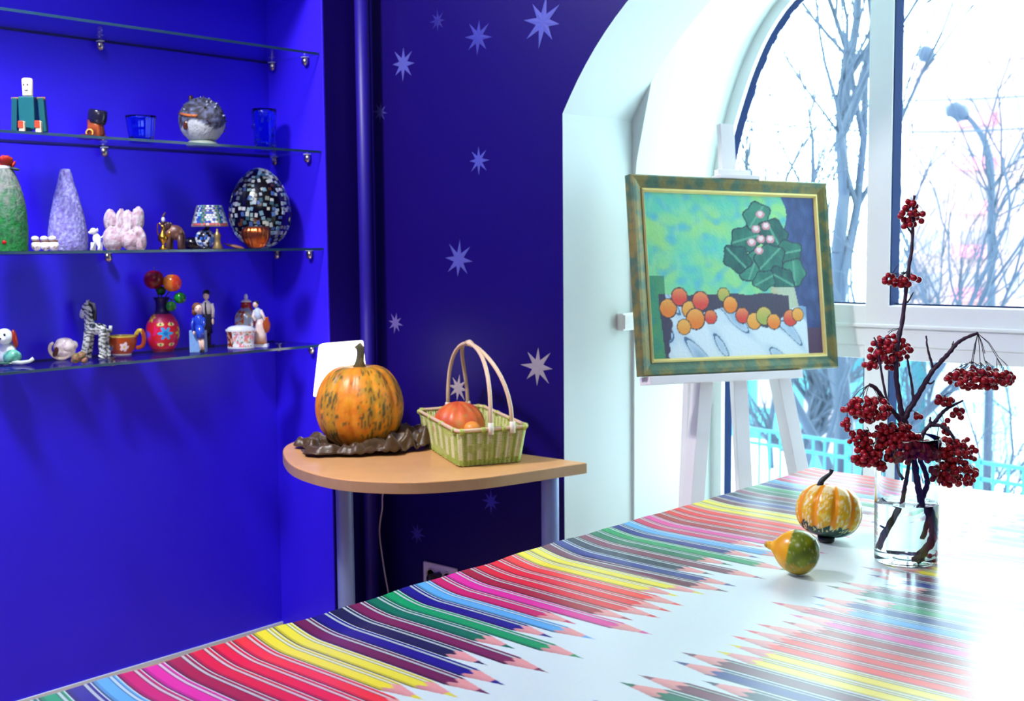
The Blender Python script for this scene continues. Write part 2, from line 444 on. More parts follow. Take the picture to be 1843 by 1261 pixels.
PCOL = [(20, 10, 130), (90, 170, 225), (205, 25, 95), (225, 40, 150), (170, 10, 35), (225, 20, 35), (235, 25, 35), (245, 50, 40),
        (240, 225, 20), (235, 225, 40), (110, 28, 66), (24, 10, 130), (24, 26, 66), (122, 30, 72), (0, 110, 75), (0, 155, 85)]
LTIP = [-1.236, -1.179, -1.253, -1.121, -1.19, -1.162, -1.165, -1.166, -1.204, -1.173, -1.148, -1.156, -1.234, -1.142, -1.248, -1.138]
RTIP = [-1.02, -.998, -1.06, -1.0, -.993, -1.018, -1.016, -1.016, -.998, -.997, -1.035, -1.02, -.94, -1.028, -1.034, -.96]
PITCH_P, YREF = .04125, .886

def shear(X):   # the printed rows run slightly askew of the table
    return np.where(X < -1.05, -.06*(X+1.63), -.0348-.03*(X+1.05))
def pencil_print(X, V):
    """flat print of the oilcloth: two facing rows of coloured pencils; V = row coordinate"""
    PC = np.array([lin(c) for c in PCOL]); white = np.array(lin((214, 233, 228)))
    out = np.tile(white, (X.size, 1)); X = X.ravel(); V = V.ravel()
    wood = np.array(lin((232, 158, 150)))
    rng = np.random.RandomState(5); jit = rng.uniform(-.02, .02, 400)
    for side in (0, 1):
        k_f = (V - YREF - (0 if side == 0 else .0354+.006))/PITCH_P + .5
        k = np.floor(k_f+1e-6).astype(int); tt = k_f-k - .5          # -.5 .. .5 across the pencil
        idx = (k % 16) if side == 0 else ((27-k) % 16)
        tip = np.array(LTIP if side == 0 else RTIP)[idx] + (jit[(k+50) % 400] if side else 0)*(np.abs(k) > 30)
        tip = tip + np.where((k > 29) & (side == 0), jit[(k+90) % 400], 0)
        d = (tip-X) if side == 0 else (X-tip)                    # distance back from the tip
        conel = .075; half = .46
        w_ = np.where(d > conel, half, half*np.clip(d/conel, 0, 1))
        inside = (d > 0) & (np.abs(tt) < w_)
        body = inside & (d > conel - .007*np.cos(tt*14))
        lead = inside & (d < conel*.34)
        cone = inside & ~body & ~lead
        base = PC[idx]
        out[lead] = base[lead]*.9
        sh = (1 - .35*np.clip((-tt/half+.1), 0, 1))[:, None]
        out[cone] = (wood*sh)[cone]
        u = tt/half                                              # -1 near side .. 1 far side
        hi = base*.35 + .62*white; dk = base*.25
        cb = base.copy()
        for lo, hi_, cc_ in ((.44, .54, dk), (.54, .76, hi), (.76, .90, dk), (-1.0, -.84, dk*.8), (-.84, -.62, base*.65)):
            m_ = (u >= lo) & (u < hi_); cb[m_] = cc_[m_]
        out[body] = cb[body]
    return out

# grid whose rows follow the print; its long window-side edge curls up a little
xs = np.concatenate([np.linspace(TX0, TX0+.12, 40), np.linspace(TX0+.12, TX1, 230)[1:]])
vs_ = np.arange(YREF-PITCH_P*11.5, TY1+.12, PITCH_P/24)
XX, VV = np.meshgrid(xs, vs_)
YY = np.clip(VV+shear(XX), TY0, TY1)
e = np.clip(1-(XX-TX0)/.085, 0, 1)
curl = (.012+.0018*np.sin(YY*17)+.0009*np.sin(YY*41+1))*e**1.7*(1-.65*np.clip((YY-1.9)/.9, 0, 1))
fold = -.0022*np.exp(-((YY-1.98+.16*(XX-TX0))/.012)**2)*np.clip((XX-TX0)/.1, 0, 1)*np.clip((-1.1-XX)/.2, 0, 1)
ripple = .0007*np.sin(XX*13+YY*5)+.0006*np.sin(YY*17-XX*6)
ZZ = TZ+.0035+curl+ripple+fold
nx, ny = len(xs), len(vs_)
co = np.stack([XX, YY, ZZ], -1).reshape(-1, 3)
I = np.arange(nx*ny).reshape(ny, nx)
F = np.stack([I[:-1, :-1], I[:-1, 1:], I[1:, 1:], I[1:, :-1]], -1).reshape(-1, 4)
yq = co[:, 1][F]
F = F[~((yq <= TY0+1e-7).all(1) | (yq >= TY1-1e-7).all(1))]
me = bpy.data.meshes.new('oilcloth')
me.vertices.add(len(co)); me.vertices.foreach_set('co', co.astype(np.float32).ravel())
me.loops.add(F.size); me.loops.foreach_set('vertex_index', F.astype(np.int32).ravel())
me.polygons.add(len(F)); me.polygons.foreach_set('loop_start', np.arange(0, F.size, 4, dtype=np.int32))
me.update(calc_edges=True)
cc = np.ones((len(co), 4), np.float32); cc[:, :3] = pencil_print(XX, VV)
me.color_attributes.new('Col', 'FLOAT_COLOR', 'POINT').data.foreach_set('color', cc.ravel())
me.shade_smooth()
OILM = M('glossy_printed_oilcloth', None, .30, var=.015, scale=300, spec=.7, ior=1.55, coat=.35, coat_rough=.32)
oc = bpy.data.objects.new('oilcloth', me); COL.objects.link(oc); me.materials.append(OILM)
tag(oc, 'glossy oilcloth printed with rows of coloured pencils on the long table', 'tablecloth')
TOP = TZ+.0045

# ------------------------------------------------------------------ half-round table
TAN = [(-2.184, 2.85), (-2.2, 2.78), (-2.225, 2.66), (-2.266, 2.50), (-2.325, 2.38), (-2.39, 2.305), (-2.48, 2.25), (-2.58, 2.224),
       (-2.708, 2.236), (-2.857, 2.286), (-3.038, 2.40), (-3.145, 2.50), (-3.19, 2.59), (-3.203, 2.70), (-3.20, 2.85)]
hc = Vector((-2.7, 2.85, 0))
t = thing('half_round_table', 'half-round beech-topped side table with tubular metal legs against the dark wall', 'table', hc)
BEECH = M('beech_veneer', (216, 162, 104), .32, var=.12, scale=14)
EDGE = M('pale_edge_band', (176, 138, 98), .4, var=.12, scale=30)
outl = [(x-hc.x, y-hc.y) for x, y in smooth_poly(TAN)]
MB().prism(outl, .716, .75).build('tabletop', BEECH, t, smooth=False, bevel=.004)
band = MB(); n_ = len(outl)
cx_ = sum(p[0] for p in outl)/n_; cy_ = sum(p[1] for p in outl)/n_
o2 = [(cx_+(x-cx_)*1.003, cy_+(y-cy_)*1.003) for x, y in outl]
band.add([(x, y, .718) for x, y in o2]+[(x, y, .747) for x, y in o2], [(i, (i+1) % n_, n_+(i+1) % n_, n_+i) for i in range(n_)])
band.build('edge_band', EDGE, t, smooth=False)
l1 = ony(620, 900, 2.43); l2 = ony(990, 900, 2.745)
for q in ((l1.x, l1.y), (l2.x, l2.y), (l1.x*1.11, l1.y*1.11)):
    x, y = q[0]-hc.x, q[1]-hc.y
    MB().tube([(x, y, 0.01), (x, y, .4), (x, y, .716)], .0262, 20).build('leg', LEGM, t, sharp=40)
    MB((60, 60, 64)).lathe([(.030, 0), (.030, .012), (.026, .02)], 20, (x, y, 0)).build('leg_cap', SATIN, t, sharp=40)

# ------------------------------------------------------------------ big pumpkin
pb = onz(650, 806, .752)
L = place(650, 806, pb); s_ = L.s
t = thing('large_pumpkin', 'large ribbed orange pumpkin with green speckles on the brown cloth', 'pumpkin', pb, R0)
H = 158*s_*1.0; Rm_ = 79*s_
def pprof(k):
    out = []
    for i in range(k+1):
        th = PI*i/k
        r = math.sin(th)**.82; z = .5-.5*math.cos(th)
        z = z - .05*math.exp(-((z-1)/.12)**2)*(1-r)**2 * 2
        r *= 1.0-.06*(z-.45) - .07*max(0, z-.6)
        out.append((Rm_*r, H*z))
    return out
def plobe(a, z): return 1-.035*abs(math.cos(6*a+.4))**8 - .018*math.sin(3*a+1)
def pcol(p):
    a = math.atan2(p.y, p.x); h = p.z/H
    q = Vector((math.cos(a)*2.2, math.sin(a)*2.2, h*3.2))
    band = max(math.cos(a*3+.55), .0, .9*math.cos(a*2+2.1))
    n1 = noise.noise(q*2.4+Vector((3, 1, 7))); n2 = noise.noise(q*9); n3 = noise.noise(Vector((math.cos(a)*26, math.sin(a)*26, h*16)))
    c = Vector((230, 150, 30)); c = c.lerp(Vector((216, 116, 20)), max(0, min(1, .5+n1)))
    c = c.lerp(Vector((230, 184, 56)), max(0, n2)*.8)
    g = band**2*.55 + n1*.35
    if n3 + g > .50: c = c.lerp(Vector((70, 78, 46)), min(1, (n3+g-.50)*5)*.85)
    elif g > .34: c = c.lerp(Vector((170, 150, 44)), .55)
    return tuple(int(v) for v in c)
MB().lathe(pprof(72), 168, col=pcol, lobe=plobe).build('flesh', M('pumpkin_skin', None, .38, var=.08, scale=60, bump=.15, bscale=50), t)
st = MB((96, 88, 54)); zt = H*.94
path = [Vector((0, 0, zt-.01)), Vector((.001, 0, zt+.015)), Vector((.004, .0, zt+.035)), Vector((.004, 0, zt+.055)), Vector((-.006, 0, zt+.068))]
st.tube(path, [.023, .0135, .0115, .013, .0125], 10, col=lambda p: (118, 104, 62) if (int(math.atan2(p.y, p.x)*3+9)) % 2 else (74, 74, 50))
st.build('stem', ROUGHP, t)

# ------------------------------------------------------------------ crumpled brown cloth
cb = onz(650, 808, .7515)
L = place(650, 808, cb); s_ = L.s
t = MB(); nr, na = 46, 190
rr = random.Random(3)
right = Vector((1, 0))
def cloth_pt(i, j):
    u = i/nr; a = 2*PI*j/na
    R = .172+.020*math.sin(3*a+1)+.014*math.sin(5*a+.3)+.008*math.sin(11*a)
    ex = 1.32 if math.cos(a) > 0 else 1.25
    x = R*u*math.cos(a)*ex; y = R*u*math.sin(a)*(.86 if math.sin(a) < 0 else 1.0)
    q = Vector((x*13, y*13, 1.3))
    rid = 1-abs(noise.noise(q*1.0+Vector((noise.noise(q*.8)*1.5, 4, 2))))*2.4
    rid2 = 1-abs(noise.noise(q*2.2+Vector((9, 3, 1))))*2.2
    w_ = max(0, min(1, (math.hypot(x, y*1.15)-.078)/.045))
    amp = (.030+.028*max(0, min(1, (x+.02)/.08)))*w_
    edge = max(0, min(1, (1-u)/.10))
    z = .001+max(0, amp*(max(rid, 0)*.8+max(rid2, 0)*.45+.1))*(.3+.7*edge)
    return Vector((x+.006*noise.noise(q*3), y+.006*noise.noise(q*3+Vector((5, 5, 5))), z))
vs = [cloth_pt(0, 0)]+[cloth_pt(i, j) for i in range(1, nr+1) for j in range(na)]
fs = [(0, 1+j, 1+(j+1) % na) for j in range(na)]+[(1+(i-1)*na+j, 1+i*na+j, 1+i*na+(j+1) % na, 1+(i-1)*na+(j+1) % na) for i in range(1, nr) for j in range(na)]
t.add(vs, fs, (58, 40, 18))
SAT = M('brown_satin_fabric', (70, 48, 14), .36, var=.3, scale=12, bump=.1, bscale=200, sheen=.2)
o = t.build('draped_cloth', SAT); o.location = cb + Vector((-.002, 0, 0)); o.rotation_euler.z = R0
sm = o.modifiers.new('thick', 'SOLIDIFY'); sm.thickness = .0015; sm.offset = 1
tag(o, 'crumpled dark brown satin cloth under the big pumpkin', 'cloth')

# ------------------------------------------------------------------ wicker basket
A = onz(826, 840, .752); Bq = onz(939, 830, .752); Dq = onz(763, 799, .752)
ctr = (Bq+Dq)/2
t = thing('wicker_basket', 'green and cream wicker basket with twin cane hoop handles on the half-round table', 'basket', ctr, 0)
base = [A-ctr, Bq-ctr, (Bq+Dq-A)-ctr, Dq-ctr]
HB = .108; FL = 1.13
WICK = M('woven_cane', None, .5, var=.1, scale=90)
CANE = M('pale_cane_rod', (226, 196, 160), .42, var=.1, scale=60)
def rim_pt(u, h, off=0):
    u = u % 1.0; k = int(u*4) % 4; f = u*4-k
    a, b = base[k], base[(k+1) % 4]
    sc = 1+(FL-1)*h
    p = a.lerp(b, f)*sc
    # rounded corners
    d = min(f, 1-f)
    if d < .08: p *= 1-.05*(1-d/.08)**2
    nrm = Vector((p.x, p.y, 0)).normalized()
    e = (b-a).normalized(); nn = Vector((e.y, -e.x, 0))
    return Vector((p.x, p.y, 0))+nn*off+Vector((0, 0, HB*h))
NST = 56
rows = 24
wv = MB()
for r in range(rows):
    h = (r+.5)/rows; N_ = NST*4
    pts = [rim_pt(i/N_, h, .0026*math.cos(2*PI*i/4)) for i in range(N_)]
    def ccol(p, h=h):
        return (218, 218, 150)
    ring_v = []; rad = HB/rows*.52
    for i, p in enumerate(pts):
        o_ = math.cos(2*PI*i/4)
        cen = Vector((p.x, p.y, 0)).normalized()
        for q in (cen*rad, Vector((0, 0, rad)), -cen*rad, Vector((0, 0, -rad))):
            ring_v.append(p+q)
    stripes = []
    o0 = len(wv.v)
    for i in range(N_):
        rib = (i//4) % 2
        g = noise.noise(Vector((i*.13, h*3, 1)))
        c = (222, 220, 168) if (rib == 0) else (176, 190, 92)
        if h < .16 or h > .9: c = (168, 186, 78)
        if g > .25: c = (190, 200, 110)
        for _ in range(4): stripes.append(c)
    wv.v += [Vector(q) for q in ring_v]; wv.c += stripes
    for i in range(N_):
        j = (i+1) % N_
        for e_ in range(4):
            wv.f.append((o0+i*4+e_, o0+i*4+(e_+1) % 4, o0+j*4+(e_+1) % 4, o0+j*4+e_))
stuff(wv.build('weave', WICK, t))
sk = MB((205, 205, 150))
for i in range(NST):
    sk.tube([rim_pt(i/NST, 0.0), rim_pt(i/NST, .5), rim_pt(i/NST, .99)], .0022, 5)
stuff(sk.build('stakes', WICK, t))
MB((170, 165, 90)).prism([(p.x, p.y) for p in base], .002, .006).build('bottom', WICK, t, smooth=False)
N_ = 120
rim = MB((224, 204, 160))
pr = [rim_pt(i/N_, 1.0) + Vector((0, 0, .001)) for i in range(N_)]
rim.tube(pr+[pr[0], pr[1]], .0055, 10, caps=False)
rim.build('rim', CANE, t)
wr = MB((182, 200, 84))
for k in range(4):
    for f in (.06, .36, .64, .94):
        p = rim_pt((k+f)/4, 1.0); a = (base[(k+1) % 4]-base[k]).normalized()
        for d in (-.004, .0, .004):
            c = p+a*d
            loop = [c+Vector((-a.y, a.x, 0))*(.0075*math.cos(q))+Vector((0, 0, .0075*math.sin(q)-.001)) for q in np.linspace(0, 2*PI, 9)]
            wr.tube(loop, .0019, 5, caps=False)
stuff(wr.build('rim_wraps', WICK, t))
# two hoops meeting at the top: spans from the front rim to the rear rim
rimz = Vector((0, 0, HB))
def hoop(fr_u, bk_u, lean):
    p0 = rim_pt(fr_u, .9, .006); p1 = rim_pt(bk_u, .9, .006)
    top = Vector((0, 0, HB+.232))
    pts = []
    for k in range(25):
        a = PI*k/24
        side = p0.lerp(p1, .5-.5*math.cos(a)); hgt = math.sin(a)**.62
        q = Vector((side.x, side.y, p0.z))
        tw = hgt**2.2
        q = q.lerp(Vector(((side.x-(p0.x+p1.x)/2)*1.0, (side.y-(p0.y+p1.y)/2)*1.0, p0.z)), tw)
        q.z = p0.z+(top.z-p0.z)*hgt
        pts.append(q)
    return pts
for fu, bu in ((.115, .632), (.192, .552)):
    h_ = MB().tube(hoop(fu, bu, 0), .0062, 10)
    h_.build('handle', CANE, t)
    for u in (fu, bu):
        p = rim_pt(u, .92, .006)
        MB((232, 226, 205)).tube([p+Vector((0, 0, -.006)), p+Vector((0, 0, .028))], .0085, 8).build('handle_wrap', WICK, t)
MB((218, 196, 164)).tube([Vector((-.02, .012, HB+.231)), Vector((0, 0, HB+.235)), Vector((.02, -.012, HB+.231))], .0095, 10).build('handle_binding', CANE, t)
# fruit in the basket
def gourd_ball(name, lab, cat, c, r, colf, lobes=0, stem=None, rz=0, mat=None, amp=.05, n=48, m=28):
    t_ = thing(name, lab, cat, c, rz)
    MB().ball((0, 0, 0), r, n, m, col=colf, bump=(lambda d: 1-amp*abs(math.cos(lobes*.5*math.atan2(d.y, d.x)))**6) if lobes else None).build('flesh', mat or SATIN, t_)
    return t_
bp_ = onz(832, 770, .752+.085) + FH*.035
fc = ctr+Vector((-.055, .045, 0)); fc = place(828, 765, ctr+FH*.02)
cpos = ctr + RH*fc(826, 765).x + FH*.015
def ocol(p):
    n1 = noise.noise(p*22); n2 = noise.noise(p*60)
    c = Vector((232, 120, 52)).lerp(Vector((206, 84, 44)), max(0, min(1, .5+n1*1.2)))
    if n2 > .25: c = c.lerp(Vector((190, 150, 80)), .5)
    return tuple(int(v) for v in c)
gourd_ball('small_pumpkin', 'round orange-red pumpkin sitting inside the wicker basket', 'pumpkin', (cpos.x, cpos.y, .752+.0835), (.083, .083, .0745), ocol, 12, rz=R0)
cp2 = ctr + RH*fc(851, 770).x - FH*.058
gourd_ball('orange_fruit', 'small light orange fruit in the basket in front of the round pumpkin', 'fruit', (cp2.x, cp2.y, .752+.083), (.026, .026, .023), lambda p: (240, 150, 60), 0, rz=R0)

# ------------------------------------------------------------------ lit white table lamp behind the pumpkin
lb = ony(610, 790, 2.70); lb.z = .75
L = place(605, 700, lb)
t = thing('table_lamp', 'small lit white table lamp standing behind the big pumpkin', 'lamp', lb, R0)
A1, A2, B1, B2 = L(576, 619), L(652, 613), L(566, 712), L(660, 706)
LAMP = M('lit_white_lampshade', (255, 252, 245), .5, var=0, emit=((255, 250, 240), 3.0))
sh = MB()
vs = []
for (a, b, hw) in ((B1, B2, .035), (A1, A2, .03)):
    z = (a.z+b.z)/2
    vs += [(a.x, -hw, a.z), (b.x, -hw, b.z), (b.x, hw, b.z), (a.x, hw, a.z)]
sh.add(vs, [(3, 2, 1, 0), (4, 5, 6, 7), (0, 1, 5, 4), (1, 2, 6, 5), (2, 3, 7, 6), (3, 0, 4, 7)])
sh.build('shade', LAMP, t, smooth=False, bevel=.006)
mx_ = (B1.x+B2.x)/2
MB((225, 225, 225)).tube([(mx_, 0, .01), (mx_, 0, B1.z+.01)], .008, 12).build('pole', SATIN, t)
MB((225, 225, 225)).lathe([(.05, 0), (.05, .008), (.02, .014), (0, .014)], 28, (mx_, 0, 0)).build('base', SATIN, t)
cw = [lb+RH*mx_+Vector((0, 0, .004)), Vector((-3.02, 2.92, .755)), Vector((-2.99, 2.935, .70))]
for x, y in ((694, 876), (688, 915), (683, 955), (688, 1000), (698, 1060), (712, 1110)):
    q = ony(x, y, 2.94); cw.append(q)
q0 = Vector((so.x, YS-.03, so.z)); cw += [Vector((-2.9, 2.96, .12)), Vector((-2.8, 2.98, .12)), q0+Vector((-.07, -.02, -.09)), q0]
def spline(P, n=8):
    out = []
    for i in range(len(P)-1):
        p0, p1, p2, p3 = P[max(i-1, 0)], P[i], P[i+1], P[min(i+2, len(P)-1)]
        for k in range(n):
            u = k/n; out.append(.5*(2*p1+(p2-p0)*u+(2*p0-5*p1+4*p2-p3)*u*u+(3*p1-p0-3*p2+p3)*u**3))
    return out+[P[-1]]
inv = Matrix.Rotation(-R0, 3, 'Z')
MB((205, 200, 205)).tube([inv @ (q-lb) for q in spline(cw)], .0028, 8).build('cord', SATIN, t)
MB((60, 60, 66)).tube([inv @ (q0+Vector((0, .028, 0))-lb), inv @ (q0+Vector((0, -.03, 0))-lb)], .017, 14).build('plug', SATIN, t)
# ------------------------------------------------------------------ framed painting on an easel
def V3(*a): return Vector(a)
TL, TR, BRc, BL = [CP+(V3(*c)-CP)*.9625 for c in ((-2.314, 3.246, 1.616), (-2.01, 4.002, 1.6), (-1.931, 3.956, .955), (-2.235, 3.2, .971))]
ed = (BRc-BL); PW = ed.length; ed.normalize()
eu = (TL-BL); eu = (eu-ed*eu.dot(ed)); PH = eu.length; eu.normalize()
en = ed.cross(eu).normalized()
PB = BL.copy()
def PP(d, u, n=0): return PB+ed*d+eu*u+en*n
t = thing('framed_painting', 'still life painting in a dark green and gold frame on the white easel', 'painting', PB)
FR = M('dark_green_gold_frame', (124, 114, 62), .4, metal=.2, col2=(70, 100, 80), var=.3, scale=34, bump=.15, bscale=90)
LIP = M('gold_frame_lip', (226, 206, 130), .35, metal=.3, var=.1)
SIDE = M('frame_side_dark', (60, 62, 110), .5)
FW = .042
def mould(parent, name, inner, outer, prof, mat):
    """four mitred rails; prof = [(0..1 from outer to inner, height)]"""
    cor = [(0, 0), (1, 0), (1, 1), (0, 1)]
    for k in range(4):
        b = MB(); vs = []
        for (cx, cy) in (cor[k], cor[(k+1) % 4]):
            for f, h in prof:
                m_ = outer+(inner-outer)*f
                d = m_ if cx == 0 else PW-m_
                u = m_ if cy == 0 else PH-m_
                vs.append(PP(d, u, h)-PB)
        n = len(prof)
        b.add(vs, [(i, (i+1) % n, n+(i+1) % n, n+i) for i in range(n)]+[tuple(range(n)), tuple(range(2*n-1, n-1, -1))])
        b.build(name, mat, parent, smooth=False)
mould(t, 'frame_rail', FW, 0, [(0, -.018), (0, .012), (.12, .018), (.4, .016), (.75, .009), (1, .006), (1, -.018)], FR)
mould(t, 'frame_lip', FW+.011, FW-.001, [(0, -.01), (0, .009), (.5, .011), (1, .004), (1, -.01)], LIP)
def still_life(u, v):
    """own still life: mottled green wall, dark drapery, leafy pot, fruit on a white cloth"""
    q = Vector((u*7, v*7, 0)); n1 = noise.noise(q); n2 = noise.noise(q*2.3+Vector((4, 1, 0))); n3 = noise.noise(Vector((u*30, v*14, 2)))
    c = Vector((104, 212, 180)).lerp(Vector((156, 222, 138)), max(0, min(1, .5+n1*1.3)))
    c = c.lerp(Vector((90, 190, 205)), max(0, min(1, n2*1.4+.05)))
    c = c.lerp(Vector((175, 225, 190)), max(0, n3)*.5)
    if u < .10 and v < .5: c = c.lerp(Vector((40, 120, 85)), .7)
    if u > .80+.03*n1:
        c = Vector((44, 66, 120)).lerp(Vector((64, 90, 150)), max(0, n3+.4))
        if v < .18: c = Vector((84, 60, 90))
    # leafy bush
    for i, (lx, ly, r, a) in enumerate(((.57, .72, .095, .3), (.64, .86, .09, 1.0), (.73, .75, .10, 2.0), (.81, .64, .09, .2), (.60, .55, .10, 1.2),
                        (.51, .60, .09, 2.3), (.70, .60, .10, .8), (.84, .52, .085, 1.6), (.76, .48, .085, 2.6), (.66, .47, .07, .5))):
        dx, dy = u-lx, v-ly; ca, sa = math.cos(a), math.sin(a)
        X_, Y_ = dx*ca+dy*sa, -dx*sa+dy*ca
        rr_ = math.hypot(X_, Y_*1.2)*(1+.10*math.sin(5*math.atan2(Y_, X_)+i))
        if rr_ < r:
            c = Vector((22, 92, 88)).lerp(Vector((58, 140, 118)), .5+.5*math.sin(i*2.1)+n3*.5)
            if abs(Y_) < .006: c = Vector((90, 165, 140))
            if rr_ > r*.9: c = Vector((20, 62, 72))
    for lx, ly in ((.63, .78), (.66, .87), (.69, .80), (.655, .72), (.60, .70), (.71, .72), (.64, .65)):
        if math.hypot(u-lx, v-ly) < .025: c = Vector((245, 226, 226)) if math.hypot(u-lx, v-ly-.004) < .015 else Vector((220, 150, 160))
    if abs(u-.77+.12*(v-.4)) < .075-.05*(v-.30) and .28 < v < .43: c = Vector((190, 205, 180)).lerp(Vector((210, 180, 130)), max(0, n1+.3))
    # table and cloth
    if .06 < u < .80 and v < .385+.02*n1 and u > .06+.06*(.38-v): c = Vector((66, 60, 86))
    top = .26+.09*math.sin(u*6.0+.5)+.05*math.sin(u*17)
    if .12+.04*n2 < u < .90 and v < top+.06*(u > .55):
        f = noise.noise(Vector((u*9+v*5, v*4, 7)))
        c = Vector((222, 238, 246)).lerp(Vector((130, 170, 205)), max(0, min(1, f*1.6+.1)))
        if abs(f-.12) < .02: c = Vector((74, 110, 150))
    for i, (fx, fy, r) in enumerate(((.11, .31, .040), (.175, .375, .038), (.225, .30, .036), (.29, .35, .040), (.255, .245, .044), (.34, .255, .030),
                           (.19, .20, .032), (.42, .385, .030), (.455, .325, .036), (.52, .26, .034), (.585, .225, .036), (.645, .255, .040), (.70, .22, .034), (.80, .24, .036), (.845, .26, .03))):
        r *= 1.22; d = math.hypot(u-fx, (v-fy)*.82)
        if d < r:
            hue = i % 4
            c0 = (Vector((240, 130, 40)), Vector((226, 70, 60)), Vector((240, 160, 60)), Vector((168, 178, 84)))[hue if i not in (3, 5) else 1]
            c = c0.lerp(Vector((250, 200, 110)), max(0, min(1, (v-fy)/r*.4+.2)))
            if d > r*.88: c = Vector((70, 50, 60))
    return tuple(max(0, min(255, int(x))) for x in c)
gx, gy = 250, 200
W_, H_ = PW-2*FW, PH-2*FW
cv = MB()
vs = [PP(FW+W_*i/gx, FW+H_*j/gy, .001)-PB for j in range(gy+1) for i in range(gx+1)]
cv.v = vs; cv.c = [still_life(i/gx, j/gy) for j in range(gy+1) for i in range(gx+1)]
cv.f = [(j*(gx+1)+i, j*(gx+1)+i+1, (j+1)*(gx+1)+i+1, (j+1)*(gx+1)+i) for j in range(gy) for i in range(gx)]
CANV = M('oil_on_canvas', None, .45, var=.05, scale=200, bump=.12, bscale=120)
cv.build('canvas', CANV, t)
b = MB(); c8 = [PP(d, u, n)-PB for n in (-.014, -.001) for d, u in ((.01, .01), (PW-.01, .01), (PW-.01, PH-.01), (.01, PH-.01))]
b.add(c8, [(3, 2, 1, 0), (4, 5, 6, 7), (0, 1, 5, 4), (1, 2, 6, 5), (2, 3, 7, 6), (3, 0, 4, 7)]).build('backing_board', M('backing_board', (150, 120, 90), .8), t, smooth=False)

t = thing('easel', 'white wooden studio easel holding the framed painting by the window', 'easel', Vector((PP(.42, 0).x, PP(.42, 0).y, 0)))
E0 = t.location.copy()
WOOD = M('white_stained_wood', (232, 226, 228), .5, var=.06, scale=6, bump=.05)
uf = -PB.z/eu.z + .004
def eb(a, b, w, d, name, up=None):
    MB().bar(Vector(a)-E0, Vector(b)-E0, w, d, side=ed if up is None else up).build(name, WOOD, t, smooth=False, bevel=.002)
eb(PP(.275+.168*uf, uf+.01, -.052), PP(.275+.168*.6, .6, -.052), .052, .05, 'leg')
eb(PP(.580-.168*uf, uf+.01, -.052), PP(.580-.168*.6, .6, -.052), .052, .05, 'leg')
eb(PP(.400, uf+.15, -.048), PP(.412, .815, -.034), .056, .022, 'mast')
eb(PP(.05, uf+.16, -.075), PP(.78, uf+.16, -.075), .02, .05, 'stretcher', up=eu)
lf = ray(1212, 905); ft = PP(.275+.168*uf, uf, -.05)
dirn = (ft-CP); foot = CP+dirn*1.045; foot.z = .005
eb(foot, PP(.30, .40, -.085), .04, .03, 'rear_leg')
eb(PP(.02, -.014, -.005), PP(.62, -.014, -.005), .026, .06, 'ledge', up=eu)
eb(PP(.34, PH+.006, -.005), PP(.50, PH+.006, -.005), .014, .05, 'top_clamp', up=eu)
eb(PP(.355, PH+.02, -.022), PP(.485, PH+.02, -.022), .03, .024, 'clamp_block', up=eu)

# ------------------------------------------------------------------ gourds on the oilcloth
gb = onz(1486, 973, TOP)+FH*.0
L = place(1486, 975, gb); s_ = L.s
tilt = Matrix.Rotation(math.radians(9), 3, 'Y') @ Matrix.Rotation(math.radians(-10), 3, 'X')
Rg, Hg = 59*s_, 96*s_
def gcol(p):
    a = math.atan2(p.y, p.x); h = p.z/Hg
    rib = abs(math.cos(5*a+.55))
    n1 = noise.noise(Vector((math.cos(a)*7, math.sin(a)*7, h*9))); n2 = noise.noise(Vector((math.cos(a)*18, math.sin(a)*18, h*14)))
    n4 = noise.noise(Vector((a*5, 1, h*1.5)))
    if rib > .52+.12*n1:
        c = Vector((246, 214, 96)) if n2+n1*.5 > .08 else Vector((238, 184, 34))
        if n2 > .34: c = Vector((250, 238, 190))
        if h > .8: c = c.lerp(Vector((250, 236, 190)), .7)
    else: c = Vector((248, 158, 14))
    lim = .20+.12*n4+.04*rib*n2
    if h < lim:
        c = Vector((36, 74, 62)) if n2 < .16 or h < lim*.45 else Vector((226, 226, 150))
    if math.cos(a-.1) > .80 and rib > .3 : c = c.lerp(Vector((60, 110, 90)), .75) if n2 < .2 else c
    return tuple(int(x) for x in c)
t = thing('striped_gourd', 'small ribbed yellow and white striped gourd with a curled dark stem on the oilcloth', 'gourd', gb, R0)
gp = []
for i in range(57):
    th = PI*i/56; r = math.sin(th)**.75; z = .5-.5*math.cos(th)
    z -= .045*math.exp(-(r/.25)**2)*(z > .5)
    gp.append((Rg*r*(1-.05*(z-.5)), Hg*z))
MB().lathe(gp, 150, col=gcol, lobe=lambda a, z: 1-.075*(1-abs(math.cos(5*a+.55)))**1.6).build('flesh', M('gourd_skin', None, .22, var=.04, bump=.05, bscale=60), t).matrix_local = (Matrix.Translation((0, 0, .009)) @ tilt.to_4x4())
sp_ = [L(1474, 886, 0), L(1476, 873), L(1480, 864), L(1488, 857), L(1495, 851), L(1497, 844)]
MB().tube([Vector(q) for q in spline([Vector(v) for v in sp_], 5)], [max(.0040, .0085-.0062*(k/25)) if k < 22 else .0046 for k in range(26)], 8, col=(40, 50, 52)).build('stem', SATIN, t)
MB((26, 34, 30)).lathe([(.011, .0), (.017, .004), (.019, .014)], 14, L(1487, 976, -.004)).build('blossom_scar', SATIN, t)

